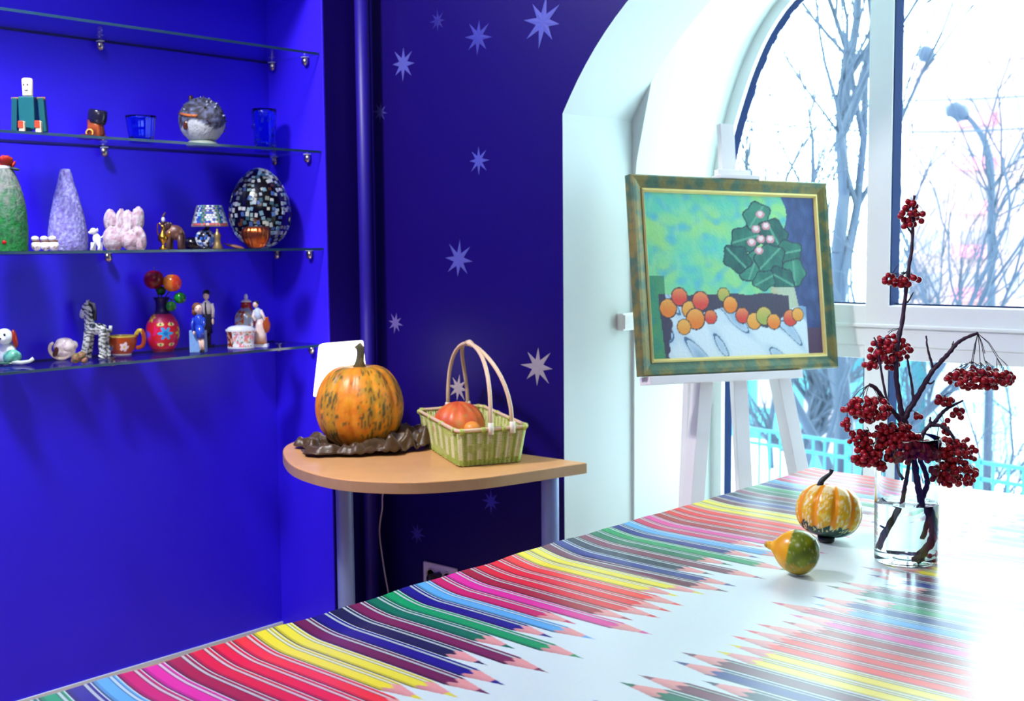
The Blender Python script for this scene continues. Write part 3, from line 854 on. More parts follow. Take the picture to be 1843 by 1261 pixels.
gb = onz(1430, 1032, TOP)
L = place(1430, 1036, gb); s_ = L.s
t = thing('pear_gourd', 'small smooth gourd half yellow half green lying on the oilcloth', 'gourd', gb, R0)
prof = [(0, -1.08), (.07, -1.075), (.12, -1.02), (.145, -.94), (.17, -.84), (.27, -.74), (.45, -.60), (.62, -.42), (.74, -.20), (.80, .05), (.79, .28), (.71, .50), (.56, .68), (.34, .81), (.12, .87), (0, .875)]
pr2 = smooth_poly(prof, 4)
Sg = 50*s_
def pgcol(p):
    ax = p.dot(axis)/Sg
    n1 = noise.noise(p*60); n2 = noise.noise(p*190)
    if ax > -.18+.03*n1:
        c = Vector((138, 150, 20)).lerp(Vector((86, 108, 24)), max(0, min(1, .4+n1*.8)))
        if n2 > .48: c = c.lerp(Vector((190, 196, 130)), .6)
        if p.z < -.3*Sg+.15*Sg*n1: c = c.lerp(Vector((220, 160, 30)), .6)
    else: c = Vector((240, 166, 12)).lerp(Vector((252, 190, 40)), max(0, n1+.4))
    return tuple(int(x) for x in c)
rot = Matrix.Rotation(math.radians(10), 3, 'Y') @ Matrix.Rotation(math.radians(-22), 3, 'Z') @ Matrix.Rotation(PI/2, 3, 'Y')
axis = rot @ Vector((0, 0, 1))
cen = Vector(L(1431, 996, .0))
b = MB(); b.lathe([(r*Sg, z*Sg) for r, z in pr2], 64, (0, 0, 0), col=pgcol, rot=rot)
o = b.build('flesh', M('gourd_skin_smooth', None, .2, var=.04), t); o.location = cen
zmin = min(v.z for v in b.v)+cen.z
o.location.z -= zmin
sc = MB((196, 150, 40)); e_ = o.location + axis*(-1.10*Sg)
sc.ball(tuple(e_ + axis*.006), (.0075, .0075, .0065), 12, 8); sc.build('stem_nub', SATIN, t)

# ------------------------------------------------------------------ glass vase with rowan branches
vb = onz(1630, 1008, TOP)
L = place(1630, 1008, vb); s_ = L.s
GL = M('clear_glass', (250, 255, 255), .0, trans=1, ior=1.45, var=0)
WAT = M('water', (248, 254, 255), .0, trans=1, ior=1.33, var=0)
RO, RB_ = 57*s_, 55*s_
vh = L(1630, 786).z
hw = L(1630, 903).z
t = thing('glass_vase', 'clear cylindrical glass vase half full of water on the oilcloth', 'vase', vb, R0)
th = .0032
def rv(z): return RB_+(RO-RB_)*z/vh
pv = [(0, .0005), (RB_-.004, .0005), (RB_-.001, .002), (RB_, .005)]+[(rv(vh*k/10), vh*k/10) for k in range(1, 11)]
pv += [(rv(vh)-th*.5, vh+.0012), (rv(vh)-th, vh)]+[(rv(vh*k/10)-th, vh*k/10) for k in range(9, 0, -1)]+[(RB_-th, .016), (RB_-th-.004, .012), (0, .0115)]
MB().lathe(pv, 72).build('glass_wall', GL, t)
wp = [(0, .0117), (RB_-th-.0035, .0122), (RB_-th+.0004, .0165)]+[(rv(z)-th+.0004, z) for z in np.linspace(.03, hw-.001, 8)]+[(rv(hw)-th+.0004, hw+.0012), (rv(hw)-th-.003, hw), (0, hw)]
tag(MB().lathe(wp, 72).build('vase_water', WAT), 'clear water filling the lower half of the glass vase', 'water').location = vb
BARK = M('purple_grey_bark', (74, 54, 70), .6, var=.3, scale=60, bump=.3, bscale=140)
STALK = M('thin_berry_stalk', (58, 44, 60), .6)
BERRY = M('dark_red_berry', (172, 20, 26), .28, var=.25, scale=3, coat=.2)
bm_ = MB((165, 18, 30)).ball((0, 0, 0), 1.0, 12, 8, bump=lambda d: 1-.12*max(0, -d.z-.82)*5)
bme = bm_.mesh('berry'); bme.materials.append(BERRY)
rnd = random.Random(11)
def branch(label, stems, clusters):
    t_ = thing('rowan_branch', label, 'branch', vb, R0, 'rowan branches in the vase')
    b = MB((70, 52, 68))
    for pts, r0, r1 in stems:
        P = spline([Vector(L(*p)) for p in pts], 6)
        n = len(P)
        P = [q+Vector((rnd.uniform(-1, 1), rnd.uniform(-1, 1), 0))*.0005 for q in P]
        b.tube(P, [(r0+(r1-r0)*k/(n-1))*s_*(1+.12*math.sin(k*1.9)) for k in range(n)], 8)
    b.build('stem', BARK, t_)
    for (cx, cy, rx, ry, n, ax, ay, dy, rd) in clusters:
        A_ = Vector(L(ax, ay, dy)); C_ = Vector(L(cx, cy, dy)); st = MB()
        got = []
        RX, RY, RD = rx*s_, ry*s_, rd*s_
        tries = 0
        while len(got) < n and tries < 4000:
            tries += 1
            q = Vector((rnd.uniform(-1, 1), rnd.uniform(-1, 1), rnd.uniform(-1, 1)))
            if q.length > 1: continue
            p = C_+Vector((q.x*RX, q.y*RD, q.z*RY))
            rr_ = rnd.uniform(4.6, 6.6)*s_
            if any((p-o_[0]).length < (rr_+o_[1])*.80 for o_ in got): continue
            got.append((p, rr_))
        hubs = []
        for _ in range(max(1, n//11)):
            tgt = rnd.choice(got)[0]
            hb = A_.lerp(tgt, rnd.uniform(.5, .68))+Vector((0, 0, .004))
            hubs.append(hb); st.tube([A_, A_.lerp(hb, .55)+Vector((0, 0, .12*(hb-A_).length)), hb], .0008, 4)
        for i, (p, rr_) in enumerate(got):
            if i % 2 == 0 or n < 25:
                hub = min(hubs, key=lambda h: (h-p).length)
                mid = hub.lerp(p, .6)+Vector((0, 0, .16*(p-hub).length))
                st.tube([hub, mid, p+Vector((0, 0, rr_*.9))], .00055, 3, caps=False)
        co_ = st.build('berry_cluster', STALK, t_)
        for p, rr_ in got:
            o_ = bpy.data.objects.new('berry', bme); COL.objects.link(o_); o_.parent = co_
            o_.location = p; k = rr_*rnd.uniform(.95, 1.05); o_.scale = (rr_, rr_, k*1.02)
            o_.rotation_euler = (rnd.uniform(-.5, .5), rnd.uniform(-.5, .5), 0)
    return t_
branch('tallest forked rowan branch with bare twigs and red berries in the vase',
    [([(1641, 1003, .0), (1656, 984, 0), (1666, 960, 0), (1664, 932, 0), (1657, 900, 0), (1651, 866, 0), (1645, 828, 0), (1636, 785, 0), (1628, 757, 0)], 6.5, 6.0),
     ([(1629, 760, 0), (1623, 745, 0), (1617, 705, .0), (1613, 672, .0), (1615, 622, .005), (1624, 580, .01), (1630, 528, .012), (1636, 480, .014), (1642, 440, .016), (1643, 390, .018), (1646, 352, .018)], 5.6, 2.4),
     ([(1641, 420, .017), (1634, 410, .017), (1626, 401, .016)], 2.2, 1.2),
     ([(1633, 545, .012), (1640, 533, .012), (1644, 526, .012)], 1.8, .8),
     ([(1626, 762, 0), (1634, 740, -.004), (1646, 722, -.006), (1661, 696, -.012), (1677, 669, -.018), (1694, 650, -.02), (1709, 634, -.022), (1722, 618, -.024), (1738, 608, -.025), (1760, 599, -.026)], 6.0, 2.8),
     ([(1680, 667, -.018), (1676, 650, -.018), (1670, 630, -.018), (1667, 604, -.018)], 2.8, 1.4),
     ([(1668, 688, -.014), (1676, 690, -.016), (1682, 684, -.017)], 2.4, 1.0),
     ([(1713, 630, -.022), (1714, 622, -.022), (1716, 614, -.022)], 2.2, .8),
     ([(1644, 722, -.006), (1642, 700, .002), (1637, 668, .01), (1632, 640, .012)], 3.0, 1.8),
     ([(1627, 764, 0), (1617, 752, -.006), (1603, 735, -.012), (1589, 716, -.018), (1576, 698, -.022), (1564, 692, -.026)], 4.8, 3.2),
     ([(1598, 729, -.014), (1590, 690, -.008), (1583, 650, -.002), (1579, 622, 0), (1573, 607, 0)], 2.6, 1.4)],
    [(1642, 388, 24, 27, 24, 1645, 355, .018, 14), (1626, 505, 34, 13, 18, 1638, 482, .013, 16), (1597, 500, 8, 12, 3, 1618, 475, .013, 5),
     (1601, 634, 38, 30, 62, 1622, 590, .012, 26), (1569, 658, 14, 5, 6, 1578, 640, .004, 8), (1765, 681, 62, 19, 92, 1760, 600, -.026, 34),
     (1561, 737, 43, 22, 72, 1564, 692, -.026, 28), (1522, 763, 12, 10, 5, 1525, 740, -.026, 6)])
branch('rowan branch arching low to the right with drooping dark berries',
    [([(1661, 893, .006), (1669, 872, .006), (1666, 850, .006), (1656, 826, .006), (1655, 800, .006), (1662, 780, .006), (1671, 767, .006), (1684, 765, .004), (1697, 767, 0), (1709, 777, -.006), (1718, 791, -.008)], 5.2, 2.6),
     ([(1672, 766, .006), (1682, 760, .008), (1693, 745, .012), (1705, 735, .014), (1716, 729, .016), (1726, 724, .018), (1734, 720, .018)], 4.6, 1.6),
     ([(1677, 764, .007), (1674, 756, .007), (1675, 750, .007)], 3.4, 1.6),
     ([(1661, 893, .006), (1658, 930, .008), (1650, 965, .012)], 4.0, 3.0)],
    [(1726, 812, 34, 26, 46, 1719, 791, -.008, 24), (1718, 852, 44, 24, 74, 1719, 792, -.01, 28), (1690, 818, 24, 12, 20, 1690, 766, -.002, 16), (1698, 722, 18, 9, 11, 1714, 706, .014, 10), (1722, 744, 13, 9, 9, 1722, 728, .016, 10), (1703, 775, 7, 22, 6, 1696, 745, .010, 6)])
branch('rowan branch at the front left loaded with bright red berries',
    [([(1592, 985, .016), (1608, 945, .014), (1622, 910, .010), (1628, 880, .006), (1633, 850, .0), (1637, 820, -.008), (1630, 795, -.018), (1618, 778, -.024), (1600, 765, -.028)], 5.0, 2.4),
     ([(1626, 862, .004), (1618, 850, .002), (1615, 838, 0), (1610, 815, -.008)], 3.4, 2.0),
     ([(1606, 950, .014), (1596, 944, .016)], 2.4, 1.4)],
    [(1607, 778, 36, 17, 44, 1600, 764, -.030, 20), (1622, 806, 46, 27, 92, 1618, 776, -.032, 24), (1664, 812, 20, 17, 24, 1640, 790, -.030, 16), (1548, 790, 20, 15, 20, 1560, 768, -.026, 12), (1562, 822, 28, 17, 36, 1575, 795, -.028, 18), (1585, 840, 10, 10, 9, 1580, 815, -.028, 8), (1652, 748, 8, 5, 3, 1640, 740, -.004, 4)])
for x, y, dy, lb_ in ((1667, 1007, -.028, 'fallen red berry at the vase bottom nearer the middle'), (1677, 1002, -.018, 'fallen red berry at the vase bottom against the right wall')):
    q = Vector(L(x, 1006, dy)); o_ = bpy.data.objects.new('fallen_berry', bme); COL.objects.link(o_)
    o_.location = vb+RH*q.x+FH*dy+Vector((0, 0, .0125+.0058)); o_.scale = (.0058,)*3
    tag(o_, lb_, 'berry', 'berries in the vase water')
# ------------------------------------------------------------------ glass shelves
SHG = thin_glass('shelf_glass', (247, 250, 254), .035, .03)
SHE = M('teal_glass_edge', (36, 66, 92), .15, var=.1, spec=.7)
SHZ = {1: 2.047, 2: 1.717, 3: 1.385, 4: 1.052}
which = {1: 'empty topmost glass shelf in the blue niche', 2: 'second glass shelf from the top carrying the spiky ball and blue tumblers',
         3: 'third glass shelf from the top carrying the mosaic egg', 4: 'lowest glass shelf carrying the zebra and the fruit vase'}
XFS = -3.268
for k, z in SHZ.items():
    t = thing('glass_shelf', which[k], 'shelf', (XN, (NY0+YR)/2, z), 0, 'glass shelves in the niche')
    ln = YR-NY0-.004; dp = XFS-XN-.001
    MB().box((dp/2+.001, 0, 0), (dp, ln, .008)).build('plate', SHG, t, smooth=False)
    MB().box((dp+.0018, 0, 0), (.0016, ln, .008)).build('front_edge', SHE, t, smooth=False)
    MB().box((.0012, 0, 0), (.0016, ln, .008)).build('back_edge', M('painted_shadow_line', (12, 12, 60), .5), t, smooth=False)  # dark strip painting the shadow line where glass meets wall
    def clip(x, y, ax):
        b = MB((200, 190, 170)); rot = Matrix.Rotation(PI/2, 3, 'Y') if ax == 'x' else Matrix.Rotation(PI/2, 3, 'X')
        # a drop-shaped peg with a rubber pad on top
        b.ball((x, y, -.021), (.0135, .011, .018) if ax == 'y' else (.011, .0135, .018), 12, 8, bump=lambda d: 1 if d.z > -.2 else 1-.25*(-d.z-.2))
        b.box((x, y, -.0065), (.02, .014, .004))
        return b
    for x, y, ax in ((.022, 2.11-(NY0+YR)/2, 'x'), (.022, 1.05-(NY0+YR)/2, 'x'), (.040, ln/2-.010, 'y'), (.220, ln/2-.010, 'y')):
        c = clip(x, y, ax).build('shelf_clip', CHROME, t)
        pad = MB((190, 205, 225)).box((x, y, -.0052), (.022, .016, .002)); pad.build('clip_pad', SATIN, c, smooth=False)

def base_on(px, py, k, X=-3.40):
    """a point on shelf k under pixel column px at depth X"""
    z = SHZ[k]+.0041
    p = onx(px, py, X); p.z = z
    # slide along the shelf so that the column matches
    for _ in range(4):
        d = p-CP; u = 921.5+FPX*d.dot(CR)/d.dot(CF)
        p.y += (px-u)/FPX*d.dot(CF)/RH.y
    return p
def fig(name, label, cat, px, k, X=-3.40, py=None, group=None):
    p = base_on(px, 300, k, X or -3.40) if py is None else onz(px, py, SHZ[k]+.0041)
    if p.x < -3.485: p = base_on(px, 300, k, -3.485)
    if p.x > -3.30: p = base_on(px, 300, k, -3.30)
    d = p-CP; yb_ = 630.5-FPX*d.dot(CU)/d.dot(CF)
    L = place(px, yb_, p); L.yb = yb_
    return thing(name, label, cat, p, R0, group), L, L.s
# every figure is laid out in its own frame: x to its right, y away, z up, lengths taken in multiples of s
def prof(L, cx, pts):
    """lathe profile from photo heights: pts = (radius px, y px)"""
    return [(r*L.s, L(cx, y).z) for r, y in pts]
GREY_F = (120, 128, 150)

# --- shelf 2
t, L, s = fig('wooden_figure', 'seated jointed wooden figure with green body and cream cylinder head', 'figurine', 54, 2)
yb = L.yb; Z = lambda y: (yb-y)*s
G1 = (18, 92, 100)
MB(G1).box((0, 0, Z(yb-40)), (28*s, 26*s, 58*s)).build('torso', SATIN, t, smooth=False, bevel=.003)
hd = MB((226, 214, 186)).lathe([(9*s, Z(yb-71)), (9.5*s, Z(yb-100)), (8*s, Z(yb-102)), (0, Z(yb-102))], 18, (-.001, 0, 0)).build('head', SATIN, t, sharp=50)
fc = MB((40, 40, 60))
for dx, dz in ((-3.4, 90), (3.2, 90)): fc.ball((dx*s-.001, -9*s, dz*s), (1.5*s, .8*s, 1.8*s), 8, 6)
fc.tube([(-3*s, -9.3*s, 81*s), (0, -9.8*s, 79.5*s), (3*s, -9.3*s, 81*s)], .6*s, 5)
fc.build('face', SATIN, hd)
for sx in (-1, 1):
    a = MB((14, 78, 88)).box((sx*25*s, 1*s, 37*s), (10.5*s, 13*s, 61*s), rot=Matrix.Rotation(-sx*.055, 3, 'Y')); a.build('arm', SATIN, t, smooth=False, bevel=.002)
    MB((150, 96, 40)).tube([(sx*16*s, 0, 66*s), (sx*30*s, 0, 66*s)], 3*s, 8).build('shoulder_peg', SATIN, t)
for dx, dy in ((4, -38), (34, -40)):
    lg = MB((14, 72, 84)).bar((dx*.5*s, -6*s, 9*s), (dx*s, dy*s, 7*s), 11*s, 10*s).build('leg', SATIN, t, smooth=False, bevel=.002)
    sh_ = MB((226, 206, 170)).box((dx*s, (dy-5)*s, 11*s), (10*s, 9*s, 22*s)).build('shoe', SATIN, lg, smooth=False, bevel=.003)
    MB((196, 62, 40)).box((dx*s-1*s, (dy-10)*s, 16*s), (9*s, 2*s, 12*s)).build('shoe_top', SATIN, t, smooth=False, bevel=.001)

t, L, s = fig('boot_ornament', 'small glazed brown boot-shaped ornament with a dark cuff', 'ornament', 172, 2)
b = MB((92, 38, 22))
b.lathe([(17*s, 2*s), (16.5*s, 14*s), (15*s, 24*s), (15*s, 36*s)], 24, (1*s, 0, 0), sx=1, sy=.8, col=lambda p: (150, 70, 34) if noise.noise(p*70) > .2 else (92, 36, 22))
b.ball((-12*s, -8*s, 5*s), (20*s, 11*s, 6*s), 18, 10, col=(70, 34, 24)); b.ball((6*s, 2*s, 5*s), (15*s, 11*s, 6*s), 16, 8)
b.build('boot', GLAZE, t)
c = MB((26, 26, 48)); c.lathe([(15*s, 30*s), (17*s, 38*s), (17*s, 52*s), (15*s, 55*s), (12*s, 50*s)], 24, (-1*s, 0, -1*s), sx=1, sy=.85, rot=Matrix.Rotation(.14, 3, 'Y'))
c.build('cuff', GLAZE, t)
MB((214, 160, 70)).tube([(-6*s+6*s*math.cos(a), -12.5*s, 12*s+6*s*math.sin(a)) for a in np.linspace(0, 2*PI, 13)], 1.6*s, 6, caps=False).build('buckle', GLAZE, t)

BGL = M('blue_glass', (140, 175, 255), .02, trans=1.0, ior=1.45, var=.05, spec=.8)
def tumbler(px, label, rt, rb, h, flutes, X):
    t, L, s = fig('blue_tumbler', label, 'glass', px, 2, X, group='blue glasses on the second shelf')
    th = 2.2*s
    pr = [(0, 0), (rb*s, 0), (rb*s*1.02, 4*s)]+[((rb+(rt-rb)*k/8)*s, h*s*k/8) for k in range(1, 9)]
    pr += [((rt)*s-th, h*s)]+[((rb+(rt-rb)*k/8)*s-th, h*s*k/8) for k in range(7, 1, -1)]+[(rb*s-th, 7*s), (0, 6*s)]
    MB().lathe(pr, 64, lobe=lambda a, z: 1+(.02*math.cos(flutes*a))).build('glass_wall', BGL, t)
    return t, L, s
tumbler(255, 'low wide blue glass tumbler between the boot and the spiky ball', 27, 21, 48, 12, -3.40)
t, L, s = tumbler(477, 'taller faceted blue glass at the right end of the second shelf', 22, 18, 76, 8, -3.44)
bb = MB()
rnd2 = random.Random(2)
for k in range(36):
    a = rnd2.uniform(0, 2*PI); z = rnd2.uniform(10, 70)
    r = (18+4*z/76)*s
    bb.ball((r*math.cos(a), r*math.sin(a), z*s), (2.6*s, 2.6*s, 3*s), 8, 6)
stuff(bb.build('glass_knobs', BGL, t))

t, L, s = fig('spiky_ball', 'round grey spiky hedgehog-like ornament with a pale belly', 'ornament', 365, 2)
def spcol(p):
    n1 = noise.noise(p*160); n2 = noise.noise(p*90+Vector((3, 3, 3)))
    lowz = p.z < 37*s + 7*s*math.sin(3*math.atan2(p.y, p.x)+.5)
    if lowz and p.y < 25*s: c = Vector((176, 184, 190)).lerp(Vector((140, 150, 160)), max(0, n1)*1.2)
    else: c = Vector((96, 104, 136)).lerp(Vector((46, 44, 50)), max(0, min(1, .5+n2*1.8)))
    return tuple(int(v) for v in c)
b = MB(); b.ball((0, 0, 46*s), (41*s, 41*s, 41*s), 64, 40, col=spcol, bump=lambda d: 1+.025*noise.noise(d*9)+(.02*noise.noise(d*22)))
b.build('body', ROUGHP, t)
MB((136, 150, 140)).lathe([(28*s, 0), (29*s, 4*s), (24*s, 10*s)], 28).build('foot', SATIN, t)
sk = MB()
rnd2 = random.Random(8)
for k in range(80):
    d = Vector((rnd2.gauss(0, 1), rnd2.gauss(0, 1), rnd2.gauss(.35, .9))).normalized()
    if d.z < -.12 and d.y < .3: continue
    c = Vector((0, 0, 46*s)); sk.tube([c+d*39*s, c+d*42*s, c+d*45*s], [2.4*s, 1.7*s, .5*s], 6, col=(64, 56, 62) if k % 3 else (150, 160, 190))
stuff(sk.build('spikes', SATIN, t))
MB((54, 34, 30)).ball((-18*s, -2*s, 86*s), (5*s, 5*s, 6*s), 12, 8).build('top_knob', GLAZE, t)
MB((186, 104, 50)).tube([(x*s, -math.sqrt(max(0, 41.5**2-x*x-25))*s, (51+.02*x*x*.3)*s) for x in (-30, -22, -14, -6, 2)], 2.6*s, 8).build('orange_band', SATIN, t)
b = MB((78, 40, 26)).ball((-20*s, -34*s, 36*s), (5.5*s, 4*s, 9*s), 12, 8, rot=Matrix.Rotation(.25, 3, 'Y')); b.build('eye_patch', GLAZE, t)

# --- shelf 3
t, L, s = fig('green_vase', 'tall rough vase fading from grey to green at the left edge', 'vase', 13, 3, -3.42)
def vcol(p):
    h = p.z/(150*s); n1 = noise.noise(p*60); n2 = noise.noise(Vector((p.x*140, p.y*140, p.z*50)))
    c = Vector((18, 118, 50)).lerp(Vector((122, 126, 120)), max(0, min(1, h*1.25+n1*.5-.1)))
    c = c.lerp(Vector((30, 60, 50)), max(0, n2)*.9)
    return tuple(int(v) for v in c)
b = MB(); b.lathe([(0, 0), (35*s, 0)]+[(x*s, z*s) for x, z in smooth_poly([(35, 1), (36.5, 30), (36, 60), (33, 90), (27, 115), (19, 138), (14, 146)], 12)], 110, col=vcol, lobe=lambda a, z: 1+.03*noise.noise(Vector((9*math.cos(a), 9*math.sin(a), z*130))))
b.build('body', ROUGHP, t)
MB((200, 202, 210)).lathe([(13*s, 144*s), (14.5*s, 148*s), (13.5*s, 152*s), (10*s, 152*s), (9*s, 140*s)], 28).build('rim', SATIN, t)
MB((190, 24, 24)).ball((9*s, -34*s, 16*s), (4*s, 3*s, 3.6*s), 10, 8).build('red_bead', GLAZE, t)
p = t.location
f = thing('red_flower', 'dark red cloth flower standing in the green rough vase', 'flower', p, R0)
fl = MB()
for k in range(11):
    a = k*2.4; r = (5+.9*k)*s
    c = Vector((5*s+r*math.cos(a)*.9, r*math.sin(a)*.9, (158+6*math.sin(k*1.3))*s))
    R_ = Matrix.Rotation(a, 3, 'Z') @ Matrix.Rotation(.5, 3, 'Y')
    fl.ball(c, (3*s, 8*s, 9*s), 12, 8, rot=R_, col=(176, 36, 20) if k % 3 else (120, 20, 18))
fl.build('petals', PAINT, f)
MB((30, 70, 40)).tube([(0, 0, 144*s), (3*s, 0, 154*s)], 2*s, 6).build('stem', PAINT, f)
MB((30, 52, 60)).ball((22*s, -4*s, 146*s), (9*s, 5*s, 3*s), 12, 6, rot=Matrix.Rotation(.2, 3, 'Y')).build('leaf', PAINT, f)

t, L, s = fig('white_trio', 'low trio of tiny white ceramic birds with brown collars', 'figurine', 82, 3, -3.37)
for dx in (-16, 0, 15):
    b = MB((236, 236, 236)).ball((dx*s, 0, 9.5*s), (9.5*s, 9*s, 9.5*s), 16, 10, col=lambda p: (236, 236, 238) if noise.noise(p*200) < .25 else (150, 100, 70)).build('body', GLAZE, t)
    MB((240, 240, 240)).ball((dx*s-1*s, -3*s, 22*s), (7*s, 7*s, 5*s), 14, 8).build('head', GLAZE, b)
    MB((128, 78, 46)).tube([(dx*s+6.6*s*math.cos(a), 6.4*s*math.sin(a), 17.5*s) for a in np.linspace(0, 2*PI, 13)], 1.5*s, 5, caps=False).build('collar', GLAZE, b)

t, L, s = fig('lavender_vase', 'tall lavender bottle-shaped rough vase on the third shelf', 'vase', 123, 3, -3.44)
def lcol(p):
    n1 = noise.noise(p*120); n2 = noise.noise(Vector((p.x*150, p.y*150, p.z*110)))
    c = Vector((126, 116, 196)).lerp(Vector((164, 168, 220)), max(0, min(1, .5+n1*1.4)))
    return tuple(int(v) for v in c.lerp(Vector((84, 70, 136)), max(0, n2)*.9))
MB().lathe([(0, 0), (31*s, 0)]+[(x*s, z*s) for x, z in smooth_poly([(31.5, 1), (34, 12), (33, 36), (28, 66), (21, 96), (14.5, 120), (11, 136), (8.5, 144), (4, 145.5)], 10)]+[(3*s, 138*s)], 110, col=lcol, lobe=lambda a, z: 1+.045*noise.noise(Vector((9*math.cos(a), 9*math.sin(a), z*150)))).build('body', ROUGHP, t)

t, L, s = fig('white_dog', 'tiny white standing dog figurine beside the lavender vase', 'figurine', 173, 3, -3.37)
b = MB((232, 236, 246)).ball((2*s, 0, 20*s), (7.5*s, 6*s, 11*s), 16, 10, rot=Matrix.Rotation(-.25, 3, 'Y'))
b.build('body', GLAZE, t)
h = MB((232, 236, 246)).ball((-3*s, -2*s, 34*s), (6.5*s, 6*s, 6*s), 14, 10).ball((-7*s, -6*s, 32*s), (4*s, 4*s, 3*s), 10, 6); h.build('head', GLAZE, t)
for sx in (-1, 1): MB((225, 230, 242)).ball((-2*s+sx*5*s, 1*s, 36*s), (2*s, 2.4*s, 4*s), 8, 6).build('ear', GLAZE, t)
for dx, dy in ((-6, -3), (-4, 4), (7, -3), (8, 4)): MB((232, 236, 246)).tube([(dx*.8*s, dy*s, 14*s), (dx*s, dy*s, 6*s), (dx*s-1*s, dy*s, 0)], [3.6*s, 2.8*s, 3.2*s], 8).build('leg', GLAZE, t)
MB((232, 236, 246)).tube([(9*s, 2*s, 22*s), (13*s, 3*s, 26*s)], [2*s, 1.2*s], 6).build('tail', GLAZE, t)

t, L, s = fig('carved_stone', 'pinkish white carved stone cluster in front of the niche back wall', 'sculpture', 224, 3, -3.40)
def kcol(p):
    n1 = noise.noise(p*75); n2 = noise.noise(Vector((p.x*170, p.y*170, p.z*60)))
    c = Vector((206, 198, 204)).lerp(Vector((186, 150, 166)), max(0, min(1, .4+n1*1.5)))
    return tuple(int(v) for v in c.lerp(Vector((110, 84, 96)), max(0, n2-.1)*1.4))
for cx, cz, rx, rz, tl in ((-25, 50, 13, 24, -.05), (-9, 48, 10, 27, .15), (8, 48, 13, 24, -.12), (23, 54, 12, 24, .1), (-18, 20, 20, 24, 0), (-26, 16, 12, 17, .1), (13, 18, 19, 20, .1), (28, 20, 13, 24, -.15), (4, 30, 12, 22, .2)):
    MB().ball((cx*s, (8 if cz > 40 else -2)*s, cz*s), (rx*s, rx*s*.9, rz*s), 26, 20, rot=Matrix.Rotation(tl, 3, 'Y'), col=kcol, bump=lambda d: 1+.10*noise.noise(Vector((d.x*3.5+cx, d.y*3.5, d.z*1.2)))-.08*abs(math.cos(4*math.atan2(d.y, d.x)+cx))).build('lobe', ROUGHP, t)
MB((120, 100, 104)).ball((14*s, -8*s, 5*s), (8*s, 5*s, 5*s), 12, 8, col=kcol).build('foot', ROUGHP, t)

t, L, s = fig('brass_pitcher', 'tiny brass pitcher with a tall handle beside the elephant', 'pitcher', 294, 3, -3.36)
MB().lathe([(7*s, 0), (7.5*s, 2*s), (3*s, 7*s), (3*s, 11*s), (9.5*s, 18*s), (9*s, 24*s), (4*s, 31*s), (3*s, 40*s), (4.5*s, 44*s), (3*s, 43*s)], 24).build('body', BRASS, t)
MB().tube([(-7*s, 0, 22*s), (-10*s, 0, 34*s), (-9*s, 0, 46*s), (-5*s, 0, 48*s), (-3*s, 0, 42*s)], 1.4*s, 8).build('handle', BRASS, t)
MB().tube([(8*s, 0, 22*s), (12*s, 0, 28*s), (13*s, 0, 33*s)], [2.4*s, 1.6*s, 1.2*s], 8).build('spout', BRASS, t)

t, L, s = fig('brown_elephant', 'small dark brown elephant figurine raising its trunk', 'figurine', 314, 3, -3.42)
EB = lambda p: (96, 62, 52) if noise.noise(p*90) < .15 else (150, 112, 96)
MB().ball((1*s, 0, 30*s), (16*s, 11*s, 14*s), 22, 14, col=EB).build('body', SATIN, t)
MB((70, 44, 40)).ball((-12*s, -2*s, 41*s), (8*s, 8*s, 9*s), 16, 10).build('head', SATIN, t)
MB((80, 52, 46)).tube([(-17*s, -3*s, 42*s), (-19*s, -4*s, 52*s), (-17*s, -4*s, 60*s), (-13*s, -4*s, 66*s)], [4*s, 3*s, 2.2*s, 1.6*s], 8).build('trunk', SATIN, t)
MB((210, 214, 224)).ball((-16*s, -9*s, 53*s), (3.5*s, 3.5*s, 5*s), 10, 8).build('tusk', SATIN, t)
for sy in (-1, 1): MB((64, 40, 38)).ball((-8*s, sy*8*s, 42*s), (5*s, 2.4*s, 7*s), 12, 8).build('ear', SATIN, t)
for dx, dy in ((-9, -6), (-8, 6), (12, -6), (13, 6)): MB((84, 56, 48)).tube([(dx*s, dy*s, 26*s), (dx*s, dy*s, 10*s), (dx*s, dy*s, 0)], [5.5*s, 4.6*s, 5*s], 10).build('leg', SATIN, t)
MB((60, 40, 36)).tube([(16*s, 0, 34*s), (19*s, 0, 26*s), (18*s, 0, 20*s)], 1.2*s, 6).build('tail', SATIN, t)

t, L, s = fig('black_bowl', 'low black round pot behind the mosaic lamp', 'pot', 347, 3, -3.47)
MB((14, 12, 22)).lathe([(0, 0), (14*s, 0), (19*s, 8*s), (17*s, 17*s), (10*s, 21*s), (8*s, 20*s), (0, 8*s)], 28).build('body', GLAZE, t)

